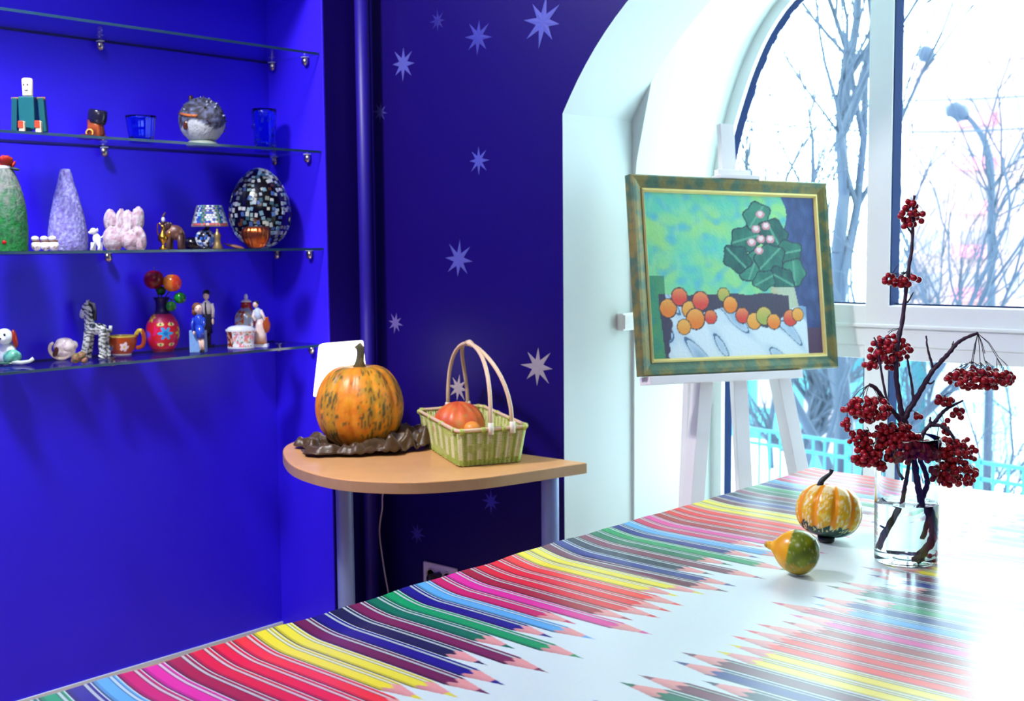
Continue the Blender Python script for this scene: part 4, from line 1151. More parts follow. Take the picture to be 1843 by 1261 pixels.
def mosaic_ball(name, prof_fn, n_t, cols, parent, mat, size, seed, keep=1.0):
    """little flat tiles set on a surface of revolution; one joined part"""
    rd = random.Random(seed); b = MB()
    for u, a in n_t:
        r, z, nr_, nz_ = prof_fn(u)
        nrm = Vector((nr_*math.cos(a), nr_*math.sin(a), nz_)).normalized(); tg = Vector((-math.sin(a), math.cos(a), 0)); bi = nrm.cross(tg)
        if rd.random() > keep: continue
        c = Vector((r*math.cos(a), r*math.sin(a), z)); w_ = size*rd.uniform(.75, 1.15); h_ = size*rd.uniform(.75, 1.3); tw = rd.uniform(-.3, .3)
        t1 = tg*math.cos(tw)+bi*math.sin(tw); t2 = bi*math.cos(tw)-tg*math.sin(tw)
        b.add([c+nrm*h0*.3+t1*w_*sa*k+t2*h_*sb*k for h0, k in ((-size*.4, 1), (size*.6, .9)) for sa, sb in ((-.5, -.5), (.5, -.5), (.5, .5), (-.5, .5))],
              [(4, 5, 6, 7), (0, 1, 5, 4), (1, 2, 6, 5), (2, 3, 7, 6), (3, 0, 4, 7)], rd.choice(cols))
    return stuff(b.build(name, mat, parent, smooth=False))
t, L, s = fig('mosaic_lamp', 'small lamp with a blue and white mosaic shade in front of the egg', 'lamp', 379, 3, -3.38)
sh = MB((150, 130, 130)).lathe([(32*s, 40*s), (32.5*s, 42*s), (22*s, 78*s), (20*s, 78*s), (30*s, 42*s)], 6, a0=.3)
shade = sh.build('shade', SATIN, t, smooth=False)
lst = []
for r_ in range(9):
    for k in range(30): lst.append(((r_+.5)/9, 2*PI*(k+.5*(r_ % 2))/30))
def hexr(a):
    a = (a-.3) % (PI/3)-PI/6
    return math.cos(PI/6)/math.cos(a)
tb = MB(); rd = random.Random(4)
for u, a in lst:
    r = (32.4-10.4*u)*s*hexr(a)+.0003; z = (42+36*u)*s
    nrm = Vector((math.cos(a), math.sin(a), .3)).normalized(); tg = Vector((-math.sin(a), math.cos(a), 0)); bi = nrm.cross(tg)
    c = Vector((r*math.cos(a), r*math.sin(a), z)); w_ = 5.4*s*(1-.3*u)
    seg = abs(((a-.3) % (PI/3))-PI/6)
    colr = (190, 96, 90) if u < .1 else ((36, 120, 110) if seg > .40 else rd.choice([(214, 226, 240), (206, 222, 240), (40, 70, 170), (220, 228, 240), (50, 90, 180), (120, 190, 220)]))
    tb.add([c+nrm*h+tg*w_*sa*.45+bi*w_*.8*sb*.45 for h in (0, .0012) for sa, sb in ((-1, -1), (1, -1), (1, 1), (-1, 1))], [(4, 5, 6, 7), (0, 1, 5, 4), (1, 2, 6, 5), (2, 3, 7, 6), (3, 0, 4, 7)], colr)
tl_ = tb.build('mosaic_tiles', GLAZE, shade, smooth=False); stuff(tl_)
bs = MB((20, 20, 34)).ball((-9*s, 0, 19*s), (16*s, 16*s, 17*s), 24, 16); bs.lathe([(12*s, 0), (12*s, 3*s), (6*s, 6*s)], 20, (-9*s, 0, 0)); bs.tube([(-7*s, 0, 33*s), (-3*s, 0, 42*s), (0, 0, 48*s)], 4*s, 10)
base_o = bs.build('base', GLAZE, t)
def bpf(u):
    th_ = PI*(.18+.64*u); return (16.3*s*math.sin(th_), -16.5*s*math.cos(th_), math.sin(th_), -math.cos(th_))
o = mosaic_ball('mosaic_tiles', bpf, [((i+.5)/7, 2*PI*(k+.5*(i % 2))/16) for i in range(7) for k in range(16)], [(200, 214, 236), (60, 100, 190), (220, 228, 240), (90, 130, 200)], base_o, GLAZE, 4.6*s, 5, .8)
o.location = (-9*s, 0, 19*s)

t, L, s = fig('brass_figure', 'tiny brass bell-shaped trinket before the mosaic lamp', 'trinket', 392, 3, -3.335)
MB().lathe([(9*s, 0), (9.5*s, 2*s), (6*s, 10*s), (5*s, 18*s), (6.5*s, 24*s), (4*s, 29*s), (2*s, 32*s), (2.6*s, 35*s), (0, 38*s)], 20, col=(200, 180, 120)).build('body', M('dull_brass', (150, 128, 84), .4, metal=.7, var=.4, scale=300), t)

t, L, s = fig('mosaic_egg', 'big black egg covered in white and blue mosaic tiles', 'egg', 470, 3, -3.44)
def egg(u):
    th_ = PI*u; z = -math.cos(th_); r = math.sin(th_)
    k = 1-.14*z - .05*z*z
    return r*k, z
def eggp(u):
    r, z = egg(u); r1, z1 = egg(min(u+.01, 1)); r0_, z0_ = egg(max(u-.01, 0))
    dr, dz = (r1-r0_)*53.5, (z1-z0_)*70
    return (53.5*s*r, 71.5*s+71.0*s*z, dz, -dr)
MB((10, 8, 10)).lathe([(eggp(u)[0], eggp(u)[1]) for u in np.linspace(0, 1, 41)], 56).build('shell', GLAZE, t)
rd = random.Random(12); lst = []
for i in range(24):
    u = .05+.92*i/23; circ = 2*PI*eggp(u)[0]; n_ = max(3, int(circ/(7.6*s)))
    for k in range(n_):
        if rd.random() < .70: lst.append((u+rd.uniform(-.012, .012), 2*PI*(k+rd.uniform(.2, .8))/n_))
mosaic_ball('mosaic_tiles', eggp, lst, [(196, 204, 196), (176, 192, 196), (206, 210, 200), (120, 160, 176), (150, 176, 172), (70, 100, 160), (128, 136, 122), (84, 54, 40), (60, 96, 110)], t, GLAZE, 6.6*s, 13)

t, L, s = fig('copper_bowl', 'small fluted copper shell bowl at the foot of the mosaic egg', 'bowl', 461, 3, -3.31)
MB().lathe([(8*s, 0), (16*s, 3*s), (25*s, 18*s), (26.5*s, 30*s), (22*s, 38*s), (10*s, 40*s), (0, 39*s)], 96, lobe=lambda a, z: 1+.055*abs(math.cos(9*a))-.05, sy=.6).build('body', COPPER, t)
t, L, s = fig('wooden_leaf', 'flat brown leaf-shaped dish lying before the egg', 'dish', 424, 3, -3.345)
MB((120, 84, 66)).ball((0, 0, 4*s), (17*s, 9*s, 3.2*s), 20, 8, rot=Matrix.Rotation(.25, 3, 'Y')).build('body', SATIN, t)
MB((104, 70, 56)).tube([(-15*s, 0, 7*s), (-21*s, 0, 10*s)], 1.3*s, 6).build('stalk', SATIN, t)

# --- shelf 4 (seen from above)
t, L, s = fig('spaniel_figurine', 'white spaniel figurine with red-brown ears in a green skirt at the left edge', 'figurine', 14, 4, py=652)
W2 = lambda p: (224, 232, 236) if noise.noise(p*80) < .3 else (186, 206, 206)
MB().ball((-4*s, 0, 20*s), (20*s, 15*s, 22*s), 24, 16, col=W2).build('body', GLAZE, t)
hd = MB().ball((-2*s, -6*s, 50*s), (15*s, 14*s, 15*s), 22, 16, col=(228, 234, 238)).ball((-2*s, -18*s, 46*s), (8*s, 7*s, 6*s), 14, 10, col=(230, 234, 238)).build('head', GLAZE, t)
MB((30, 30, 46)).ball((3*s, -18*s, 54*s), (2.4*s, 1.6*s, 3*s), 8, 6).ball((-8*s, -18*s, 54*s), (2.4*s, 1.6*s, 3*s), 8, 6).build('eyes', GLAZE, hd)
MB((30, 26, 30)).ball((-2*s, -25*s, 48*s), (2.4*s, 1.8*s, 1.8*s), 8, 6).build('nose', GLAZE, hd)
for sx in (-1, 1): MB((150, 42, 24)).ball((-2*s+sx*17*s, -3*s, 46*s), (5*s, 6*s, 17*s), 16, 12, rot=Matrix.Rotation(-sx*.15, 3, 'Y')).build('ear', GLAZE, t)
MB().ball((11*s, -8*s, 14*s), (17*s, 12*s, 13*s), 20, 12, col=lambda p: (110, 190, 160) if noise.noise(p*60) < .2 else (70, 140, 120)).build('skirt', GLAZE, t)
MB((200, 214, 204)).tube([(14*s, -14*s, 5*s), (30*s, -14*s, 4*s), (43*s, -12*s, 6*s), (50*s, -10*s, 11*s)], [4*s, 3.4*s, 3*s, 3.6*s], 8).build('leg', GLAZE, t)
MB((60, 104, 84)).ball((0, -4*s, 3*s), (28*s, 16*s, 3.2*s), 22, 6).build('plinth', GLAZE, t)

t, L, s = fig('seashell', 'round cream sea snail shell lying on the lowest shelf', 'seashell', 114, 4, py=645)
b = MB()
sc = lambda p: (230, 216, 206) if noise.noise(p*70) < .15 else (206, 186, 178)
b.ball((3*s, 0, 21*s), (20*s, 16*s, 19*s), 32, 20, col=sc, bump=lambda d: 1+.03*math.sin(10*d.z))
b.ball((10*s, -3*s, 24*s), (14*s, 14*s, 13*s), 22, 14, col=sc)
b.ball((18*s, 2*s, 26*s), (8*s, 8*s, 8*s), 14, 10, col=sc)
b.build('whorl', GLAZE, t)
MB((230, 210, 190)).tube([Vector((-1*s+19*s*math.cos(a), (-11-4*math.sin(a))*s, 19*s+16*s*math.sin(a))) for a in np.linspace(2.2, 5.6, 14)], [2*s, 3*s, 3.4*s, 3.4*s]+[3.4*s]*8+[2.5*s, 1.5*s], 8).build('lip', GLAZE, t)
MB((70, 34, 26)).ball((-8*s, -12*s, 16*s), (5*s, 5*s, 11*s), 14, 10, rot=Matrix.Rotation(.5, 3, 'Y')).build('opening', SATIN, t)

t, L, s = fig('coral_stone', 'small brown and green coral lump between shell and zebra', 'stone', 143, 4, py=654)
for dx, dz, r in ((-5, 10, 9), (4, 14, 8), (9, 6, 6), (-10, 6, 5)):
    MB().ball((dx*s, -1*s, dz*s), (r*s, r*s*.9, r*s), 16, 12, col=lambda p: (150, 104, 84) if noise.noise(p*150) > -.05 else (90, 96, 50), bump=lambda d: 1+.22*noise.noise(d*4)).build('lump', ROUGHP, t)

t, L, s = fig('zebra_figurine', 'tall spotted black and white ceramic zebra figurine facing left', 'figurine', 171, 4, py=634)
def zc(p):
    n1 = math.sin(p.z*460+p.x*200+noise.noise(p*70)*4)*.7+noise.noise(p*190)*.8
    return (40, 46, 54) if n1 > .35 else ((222, 224, 218) if n1 < 0 else (150, 156, 150))
b = MB()
zt = lambda pts, rs, n=28: b.tube(spline([Vector(q) for q in pts], 9), np.interp(np.linspace(0, len(rs)-1, 9*(len(rs)-1)+1), range(len(rs)), rs), n, col=zc)
zt([(-8*s, 0, 46*s), (0, 0, 50*s), (12*s, 0, 50*s), (20*s, 0, 47*s)], [9*s, 11*s, 10.5*s, 8*s])
zt([(-6*s, 0, 48*s), (-8*s, 0, 62*s), (-9*s, 0, 76*s), (-9*s, 0, 86*s)], [11*s, 9*s, 8*s, 7.5*s])
b.build('body', GLAZE, t)
hd = MB().ball((-12*s, 0, 88*s), (9*s, 8*s, 10*s), 28, 24, col=zc).ball((-18*s, 0, 80*s), (6.5*s, 6*s, 11*s), 18, 12, rot=Matrix.Rotation(.35, 3, 'Y'), col=(226, 228, 226)).build('head', GLAZE, t)
MB((24, 28, 36)).ball((-16*s, -7*s, 86*s), (1.6*s, 1.2*s, 2.2*s), 8, 6).build('eye', GLAZE, hd)
for sy in (-1, 1): MB().ball((-9*s, sy*5*s, 98*s), (2.4*s, 2*s, 5*s), 8, 8, col=(210, 214, 208)).build('ear', GLAZE, t)
MB((44, 48, 56)).tube([(-8*s, 0, 99*s), (0, 0, 94*s), (2*s, 0, 82*s), (2*s, 0, 66*s)], [3.4*s, 4*s, 4*s, 3*s], 10, col=lambda p: (36, 42, 50) if math.sin(p.z*900) > -.2 else (150, 156, 150)).build('mane', GLAZE, t)
MB().tube([(21*s, 0, 48*s), (29*s, 0, 46*s), (30*s, 0, 56*s)], [4*s, 4.5*s, 3*s], 10, col=zc).build('tail', GLAZE, t)
for dx, fx, sy in ((-9, -18, -6), (-8, -14, 6), (18, 16, -6), (19, 20, 6)):
    b = MB(); zt([(dx*s, sy*s*.7, 46*s), (dx*.9*s+(fx-dx)*.5*s, sy*s, 26*s), (fx*s, sy*s, 6*s), (fx*s-2*s, sy*s, 0)], [8*s, 6.4*s, 6.4*s, 7*s], 20); b.build('leg', GLAZE, t)

t, L, s = fig('painted_cup', 'low rust-brown cup painted with white flowers and a looped handle', 'cup', 219, 4, py=634)
def cupc(p):
    a = math.atan2(p.y, p.x)
    for fa, fz in ((-1.05, 15), (-2.25, 15)):
        dx = (a-fa)*25*s; dz = p.z-fz*s; r = math.hypot(dx, dz); th_ = math.atan2(dz, dx)
        if fa > -2:
            if r < 2.4*s: return (220, 190, 80)
            if r < 9*s*(.6+.4*abs(math.cos(2.5*th_))): return (236, 214, 224)
        else:
            if r < 7*s and dz < 3*s: return (120, 150, 180)
            if r < 9.5*s and dz > 0 and math.sin(th_*18) > 0: return (206, 160, 70)
    return (168, 68, 26)
MB().lathe([(0, 0), (17*s, 0), (17*s, 2*s), (23*s, 9*s), (27*s, 22*s), (28*s, 33*s), (26*s, 35*s), (25*s, 32*s), (22*s, 12*s), (0, 8*s)], 120, col=lambda p: (206, 200, 190) if p.z < 2.5*s else (cupc(p) if p.z < 31.5*s else (170, 150, 60)), sy=.9, sub=7).build('bowl', GLAZE, t)
MB().tube(spline([Vector(q) for q in ((24*s, 0, 30*s), (31*s, 0, 42*s), (38*s, 0, 42*s), (41*s, 0, 30*s), (38*s, 0, 16*s), (27*s, 0, 12*s))], 6), 4*s, 10, col=lambda p: (200, 176, 60) if p.z > 36*s and p.x < 38*s else (150, 62, 26)).build('handle', GLAZE, t)

t, L, s = fig('patterned_vase', 'bright red and violet patterned bulbous vase on the lowest shelf', 'vase', 294, 4, py=632)
def pvc(p):
    a = math.atan2(p.y, p.x)+PI/2; h = p.z/s
    if h > 68: return (34, 16, 84)
    def fl(a0, h0, r, npt, cc, cen):
        dx = (a-a0)*27; dz = h-h0; rr_ = math.hypot(dx, dz); th_ = math.atan2(dz, dx)
        if rr_ < r*.3: return cen
        if rr_ < r*(.72+.28*math.cos(npt*th_)): return cc
        return None
    for args in ((.45, 34, 13, 6, (40, 160, 216), (30, 110, 190)), (-.65, 62, 10, 6, (226, 206, 40), (230, 120, 40)), (-1.05, 32, 15, 3, (120, 70, 210), (90, 50, 190)), (.15, 50, 6, 2, (230, 220, 130), (20, 90, 60)), (.85, 50, 6, 2, (230, 220, 130), (20, 90, 60)), (.1, 14, 6, 2, (230, 220, 130), (20, 90, 60)), (.9, 14, 6, 2, (230, 220, 130), (20, 90, 60)), (1.6, 34, 13, 6, (226, 206, 40), (230, 120, 40)), (2.7, 34, 13, 6, (40, 160, 216), (230, 120, 40))):
        q = fl(*args)
        if q: return q
    if h < 6: return (120, 20, 50)
    if h > 54 and math.sin(a*14)*math.sin(h*1.2) > -.1: return (190, 40, 110)
    return (206, 24, 44) if noise.noise(p*60) < .2 else (214, 30, 110)
MB().lathe([(0, 0), (18*s, 0), (19*s, 3*s)]+[(x*s, z*s) for x, z in smooth_poly([(19, 3), (26, 16), (29.5, 32), (28, 48), (21, 62), (13, 71), (10.5, 80), (11, 90), (15, 97)], 6)[1:]]+[(13*s, 97*s), (8.5*s, 84*s)], 150, col=pvc, sub=2).build('body', SATIN, t)
pv_ = t.location.copy()
for (x, y, r, c1, c2, lb_, dy, nm) in ((277, 503, 18, (150, 18, 30), (110, 10, 26), 'dark red apple on a stick in the patterned vase', -.01, 'apple'), (310, 509, 16.5, (240, 140, 30), (226, 70, 40), 'orange apple on a stick in the patterned vase', -.004, 'apple'),
        (290, 523, 8.5, (40, 130, 30), (30, 100, 30), 'green apple hidden below the red apple in the vase', .012, 'apple'), (324, 536, 11, (30, 150, 40), (24, 110, 34), 'green apple hanging farthest right of the vase', .004, 'apple'), (308, 551, 9.5, (40, 150, 34), (30, 116, 30), 'lowest green apple beside the vase neck', -.02, 'apple')):
    Lp = place(294, 632, pv_); c = Lp(x, y, dy)
    f = thing('decorative_apple', lb_, 'apple', pv_, R0, 'apples on sticks in the patterned vase')
    fb = MB(); r_ = r*s
    fb.ball(c, (r_, r_, r_*.98), 26, 18, col=lambda p, c=c, r_=r_, c1=c1, c2=c2: c1 if (p-c).x < .25*r_ else c2, bump=lambda d: 1-.10*math.exp(-((d.x*d.x+d.y*d.y)/.06)) )
    fb.build('flesh', GLAZE, f)
    mouth = Vector((0, 0, 95*s))
    MB((60, 60, 36)).tube([Vector((c.x*.1, c.y*.2, 70*s)), mouth+Vector((c.x*.25, c.y*.4, 0)), c+Vector((0, 0, -.5*r_))], 1.0*s, 5).build('stick', SATIN, f)
    MB((50, 36, 26)).tube([c+Vector((0, 0, r_*.85)), c+Vector((1.5*s, 0, r_*1.2))], .9*s, 5).build('stalk', SATIN, f)

def person_fig(L, s, t, parts):
    pass
t, L, s = fig('seated_woman_figurine', 'little woman figurine in a blue suit sitting on a pale blue block', 'figurine', 359, 4, py=634)
MB((110, 160, 214)).box((-3*s, 6*s, 20*s), (28*s, 18*s, 40*s)).build('block', M('pale_blue_glaze', (120, 160, 210), .25, var=.2, scale=80), t, smooth=False, bevel=.002)
SK = (226, 196, 176)
MB((36, 70, 190)).tube([(1*s, 0, 40*s), (2*s, -1*s, 52*s), (1*s, 0, 62*s), (0, 0, 68*s)], [9*s, 7*s, 8.5*s, 5*s], 16).build('torso', GLAZE, t)
MB((40, 76, 196)).tube([(2*s, -2*s, 44*s), (5*s, -10*s, 40*s), (6*s, -13*s, 26*s)], [9*s, 8*s, 6.5*s], 14).build('skirt', GLAZE, t)
hd = MB(SK).tube([(0, 0, 66*s), (0, 0, 72*s)], 3*s, 10).ball((1*s, -1*s, 78*s), (7.5*s, 8*s, 8.5*s), 18, 12).ball((2*s, -9*s, 77*s), (1.2*s, 1.6*s, 1.6*s), 8, 6).build('head', GLAZE, t)
MB((30, 26, 30)).ball((-1.6*s, -8*s, 79.5*s), (1*s, .8*s, .9*s), 6, 5).ball((5*s, -7.6*s, 79.5*s), (1*s, .8*s, .9*s), 6, 5).build('eyes', GLAZE, hd)
MB((110, 66, 40)).ball((-2.5*s, 2*s, 81*s), (9*s, 8.5*s, 9*s), 18, 12).ball((-7*s, 1*s, 73*s), (5*s, 6*s, 7*s), 12, 8).build('hair', PAINT, t)
MB((30, 64, 180)).tube([(-8*s, 0, 62*s), (-11*s, -3*s, 50*s), (-7*s, -9*s, 38*s)], [3.4*s, 3*s, 2.6*s], 10).tube([(9*s, 0, 62*s), (11*s, -4*s, 52*s), (9*s, -10*s, 42*s)], [3.4*s, 3*s, 2.6*s], 10).build('sleeves', GLAZE, t)
MB(SK).ball((-6*s, -10*s, 36*s), (2.6*s, 2.6*s, 3.4*s), 10, 8).ball((9*s, -11*s, 40*s), (2.6*s, 2.6*s, 3*s), 10, 8).build('hands', GLAZE, t)
for dx in (4, 8): MB(SK).tube([(dx*s, -13*s, 28*s), (dx*s+2*s, -13*s, 16*s), (dx*s+3*s, -14*s, 5*s)], [3.4*s, 3*s, 2.2*s], 10).build('leg', GLAZE, t)
for dx in (7, 11): MB((26, 26, 36)).ball((dx*s, -16*s, 3*s), (2.6*s, 5*s, 3*s), 10, 6).build('shoe', GLAZE, t)

t, L, s = fig('standing_figurine', 'slender standing figurine in a white blouse and long black skirt', 'figurine', 374, 4, py=624)
MB((24, 20, 30)).box((2*s, 0, 3*s), (18*s, 12*s, 6*s)).build('plinth', GLAZE, t, smooth=False, bevel=.001)
MB((22, 20, 44)).tube([(0, 0, 26*s), (0, 0, 40*s), (0, 0, 56*s), (0, 0, 62*s)], [9.5*s, 9*s, 8.5*s, 7*s], 18).build('skirt', SATIN, t)
for dx in (-3, 3): MB((26, 22, 40)).tube([(dx*s, 0, 28*s), (dx*s, 0, 14*s), (dx*s, -1*s, 6*s)], [3.4*s, 3*s, 3*s], 10).build('leg', SATIN, t)
MB((214, 204, 200)).tube([(0, 0, 58*s), (0, 0, 68*s), (0, 0, 78*s), (0, 0, 84*s)], [7*s, 8.2*s, 9*s, 4*s], 18).build('blouse', SATIN, t)
MB((214, 204, 200)).tube([(-9*s, 0, 79*s), (-11.5*s, 0, 68*s), (-11*s, -2*s, 56*s)], [3.2*s, 3*s, 2.8*s], 10).tube([(9*s, 0, 79*s), (11.5*s, 0, 68*s), (11*s, -2*s, 54*s)], [3.2*s, 3*s, 2.8*s], 10).build('sleeves', SATIN, t)
MB(SK).ball((-11*s, -2*s, 52*s), (2.4*s, 2.4*s, 4*s), 8, 6).ball((11*s, -2*s, 47*s), (2.4*s, 2.4*s, 6*s), 8, 6).build('hands', SATIN, t)
hd = MB(SK).tube([(0, 0, 82*s), (0, 0, 88*s)], 2.6*s, 8).ball((0, -1*s, 93*s), (5.4*s, 5.6*s, 7*s), 16, 12).ball((0, -7*s, 92*s), (1*s, 1.2*s, 1.4*s), 6, 5).build('head', SATIN, t)
MB((30, 26, 34)).ball((-2*s, -6*s, 94.5*s), (.8*s, .6*s, .7*s), 6, 5).ball((2*s, -6*s, 94.5*s), (.8*s, .6*s, .7*s), 6, 5).build('eyes', SATIN, hd)
MB((24, 20, 30)).ball((0, 1*s, 98*s), (6.6*s, 6.6*s, 6*s), 16, 10).ball((-3*s, 2*s, 93*s), (4*s, 4.5*s, 6*s), 10, 8).build('hair', SATIN, t)
MB((24, 22, 36)).tube([(0, -8*s, 82*s), (0, -9*s, 70*s), (1*s, -8.6*s, 60*s)], [1.4*s, 1.6*s, 1.6*s], 6).build('necktie', SATIN, t)

t, L, s = fig('porcelain_box', 'oval white porcelain box with flowers and red-brown panels', 'box', 434, 4, py=626)
def pbx(p):
    a = math.atan2(p.y, p.x)
    if p.z > 31*s or p.z < 3*s: return (222, 228, 236)
    if -2.9 < a < -2.2: return (120, 40, 24) if noise.noise(p*120) < .25 else (210, 180, 150)
    n1 = noise.noise(p*90); n2 = noise.noise(p*120+Vector((5, 0, 0)))
    if n1 > .25: return (226, 130, 150)
    if n2 > .3: return (220, 150, 90)
    if n2 < -.35: return (110, 150, 110)
    return (224, 228, 236)
MB().lathe([(0, 0), (24*s, 0), (24.5*s, 3*s), (23.5*s, 8*s), (25*s, 26*s), (27*s, 31*s), (27*s, 34*s), (23*s, 35*s)], 120, col=pbx, sy=.75, sub=6).build('body', GLAZE, t)
MB((216, 224, 234)).lathe([(24*s, 34*s), (24*s, 36*s), (19*s, 39*s), (8*s, 41*s), (0, 41*s)], 48, sy=.75).build('lid', GLAZE, t)

t, L, s = fig('ornate_pot', 'silver and red round pot with a white finial behind the porcelain box', 'pot', 445, 4, X=None, py=617)
MB((170, 176, 190)).lathe([(14*s, 0), (14*s, 3*s), (8*s, 7*s), (8*s, 11*s)], 28).build('foot', GLAZE, t)
SIL = M('red_silver_glaze', None, .2, metal=.35, var=.1)
MB().lathe([(8*s, 10*s)]+[(x*s, z*s) for x, z in smooth_poly([(10, 12), (18, 24), (21, 40), (19, 54), (12, 63), (9.5, 66)], 6)], 72, col=lambda p: (186, 80, 50) if noise.noise(p*75) > .16 else ((214, 190, 120) if noise.noise(p*75) > .06 else (168, 176, 190))).build('body', SIL, t)
MB((166, 34, 22)).lathe([(9*s, 65*s), (10*s, 68*s), (9*s, 75*s), (7*s, 77*s)], 28).build('collar', GLAZE, t)
MB((226, 220, 214)).lathe([(10*s, 76*s), (8*s, 79*s), (3*s, 81*s), (3.5*s, 86*s), (2*s, 90*s), (0, 91*s)], 24).build('finial', GLAZE, t)

t, L, s = fig('jug_bearer_figurine', 'pale woman figurine with a brown jug at the right end of the lowest shelf', 'figurine', 469, 4, py=624)
MB((206, 214, 230)).box((2*s, 0, 3*s), (24*s, 16*s, 6*s)).build('plinth', GLAZE, t, smooth=False, bevel=.001)
MB().tube([(0, 0, 6*s), (0, 0, 22*s), (1*s, 0, 38*s), (-1*s, 0, 50*s)], [12*s, 11*s, 9*s, 6.5*s], 20, col=lambda p: (190, 120, 60) if p.z < 16*s else (224, 204, 200)).build('skirt', GLAZE, t)
MB((190, 206, 230)).tube([(-1*s, 0, 48*s), (-3*s, 0, 58*s), (-4*s, 0, 66*s), (-5*s, 0, 70*s)], [6.5*s, 7*s, 7*s, 3*s], 16).build('bodice', GLAZE, t)
hd = MB(SK).ball((-7*s, -1*s, 76*s), (5*s, 5*s, 6*s), 14, 10).ball((-8*s, -6*s, 75*s), (1*s, 1.2*s, 1.3*s), 6, 5).build('head', GLAZE, t)
MB((40, 44, 66)).ball((-6*s, 1*s, 79*s), (5.8*s, 5.8*s, 5*s), 14, 8).build('hair', GLAZE, t)
MB((224, 204, 200)).tube([(2*s, -1*s, 66*s), (7*s, -3*s, 56*s), (11*s, -4*s, 46*s)], [3*s, 2.8*s, 2.6*s], 8).tube([(-9*s, -1*s, 65*s), (-11*s, -5*s, 55*s), (-6*s, -8*s, 48*s)], [3*s, 2.8*s, 2.6*s], 8).build('arms', GLAZE, t)
MB((160, 72, 30)).lathe([(3*s, 0), (7*s, 8*s), (7.5*s, 16*s), (4*s, 24*s), (4.5*s, 28*s)], 20, (12*s, -2*s, 26*s)).build('jug', GLAZE, t)
# ------------------------------------------------------------------ outdoors: winter street behind the window
GZ = -3.0
SNOW = M('snow_ground', (240, 244, 250), .8, var=.08, scale=.6, bump=.3, bscale=1.5)
struct(MB().box((-20, 90, GZ-.25), (260, 170, .5)).build('ground', SNOW, smooth=False))
BARKO = M('glare_blue_bark', (44, 56, 76), .8, var=.25, scale=3)  # brown bark tinted blue: the outdoor glare is put into its colour
TEAL = M('teal_fence_paint', (8, 92, 112), .5, var=.1)
def tree(name_label, base, h, r, seed, lean=(0, 0), depth=5, spread=.55, group='bare winter trees outside'):
    rd = random.Random(seed); b = MB(); tw = MB(); bud = [0]
    def grow(p, d, L_, r_, lv):
        n = 4; pts = [p]; q = p; dd = d
        for i in range(n):
            dd = (dd+Vector((rd.gauss(0, 1), rd.gauss(0, 1), rd.gauss(.15, .6)))*.11).normalized()
            q = q+dd*L_/n; pts.append(q)
        tgt = b if lv < 3 else tw
        tgt.tube(pts, [r_*(1-.45*i/n) for i in range(n+1)], 6 if lv < 2 else (4 if lv < 4 else 3), caps=False)
        if lv >= depth: return
        k = rd.choice((2, 3, 3)) if lv else 4
        for i in range(k+1):
            fpos = 1.0 if i == 0 else rd.uniform(.35, .95)
            st_ = pts[min(n, int(fpos*n))]
            ax = Vector((rd.gauss(0, 1), rd.gauss(0, 1), rd.gauss(.1, .5))).normalized()
            nd = (dd+ax*spread*(1 if i else .5)).normalized()
            grow(st_, nd, L_*rd.uniform(.58, .8), r_*rd.uniform(.42, .6), lv+1)
    grow(Vector((0, 0, 0)), Vector((lean[0], lean[1], 1)).normalized(), h*.36, r, 0)
    t = thing('bare_tree', name_label, 'tree', base, 0, group)
    b.build('trunk', BARKO, t)
    stuff(tw.build('twigs', BARKO, t))
    return t
def out_at(px, Y):
    p = ony(px, 440, Y); return Vector((p.x, Y, GZ))
tree('bare forked tree seen through the left window pane', out_at(1492, 14), 12.0, .16, 14, (.02, 0), 5, .5)
tree('thin bare tree left behind the easel, outside', out_at(1392, 21), 7.4, .07, 9, (0, 0), 5, .7)
tree('bare tree behind the frame post of the window', out_at(1570, 31), 7.4, .08, 21, (.05, 0), 5, .7)
tree('bare tree at the far right of the window view', out_at(1872, 14.5), 5.2, .06, 33, (-.3, 0), 5, .7)
tree('pale bare tree in front of the apartment building', out_at(1700, 36), 7.4, .07, 45, (0, 0), 5, .7)
tree('low bare bushy tree beside the street lamp', out_at(1665, 20.5), 5.3, .06, 61, (.1, 0), 5, .75)
tree('broad-trunked bare tree by the fence', out_at(1432, 17), 5.4, .20, 57, (-.06, 0), 4, .6)
# low teal fence
fa, fb_ = ony(1330, 789, 12.2), ony(2000, 838, 11.4)
fl_ = (Vector((fb_.x, fb_.y, 0))-Vector((fa.x, fa.y, 0))).length
fdir = math.atan2(fb_.y-fa.y, fb_.x-fa.x)
ztop = (fa.z+fb_.z)/2
t = thing('street_fence', 'low teal metal fence with square ornaments beyond the window', 'fence', (fa.x, fa.y, GZ), fdir)
hz = ztop-GZ
for z in (hz, hz-.16, .18):
    MB().box((fl_/2, 0, z), (fl_, .03, .035)).build('rail', TEAL, t, smooth=False)
k = 0; x = 0.0
barm = MB().box((0, 0, hz/2+.05), (.022, .022, hz-.1)).mesh('bar', False); barm.materials.append(TEAL)
postm = MB().box((0, 0, hz/2), (.055, .055, hz+.06)).mesh('post', False); postm.materials.append(TEAL)
sqm = MB().box((0, 0, hz*.5), (.24, .02, .2)).mesh('ornament', False); sqm.materials.append(TEAL)
while x < fl_:
    me_ = postm if k % 10 == 0 else barm
    o_ = bpy.data.objects.new(me_.name, me_); COL.objects.link(o_); o_.parent = t; o_.location = (x, 0, 0)
    if k % 5 == 3:
        o_ = bpy.data.objects.new('ornament', sqm); COL.objects.link(o_); o_.parent = t; o_.location = (x, 0, 0)
    k += 1; x += .15
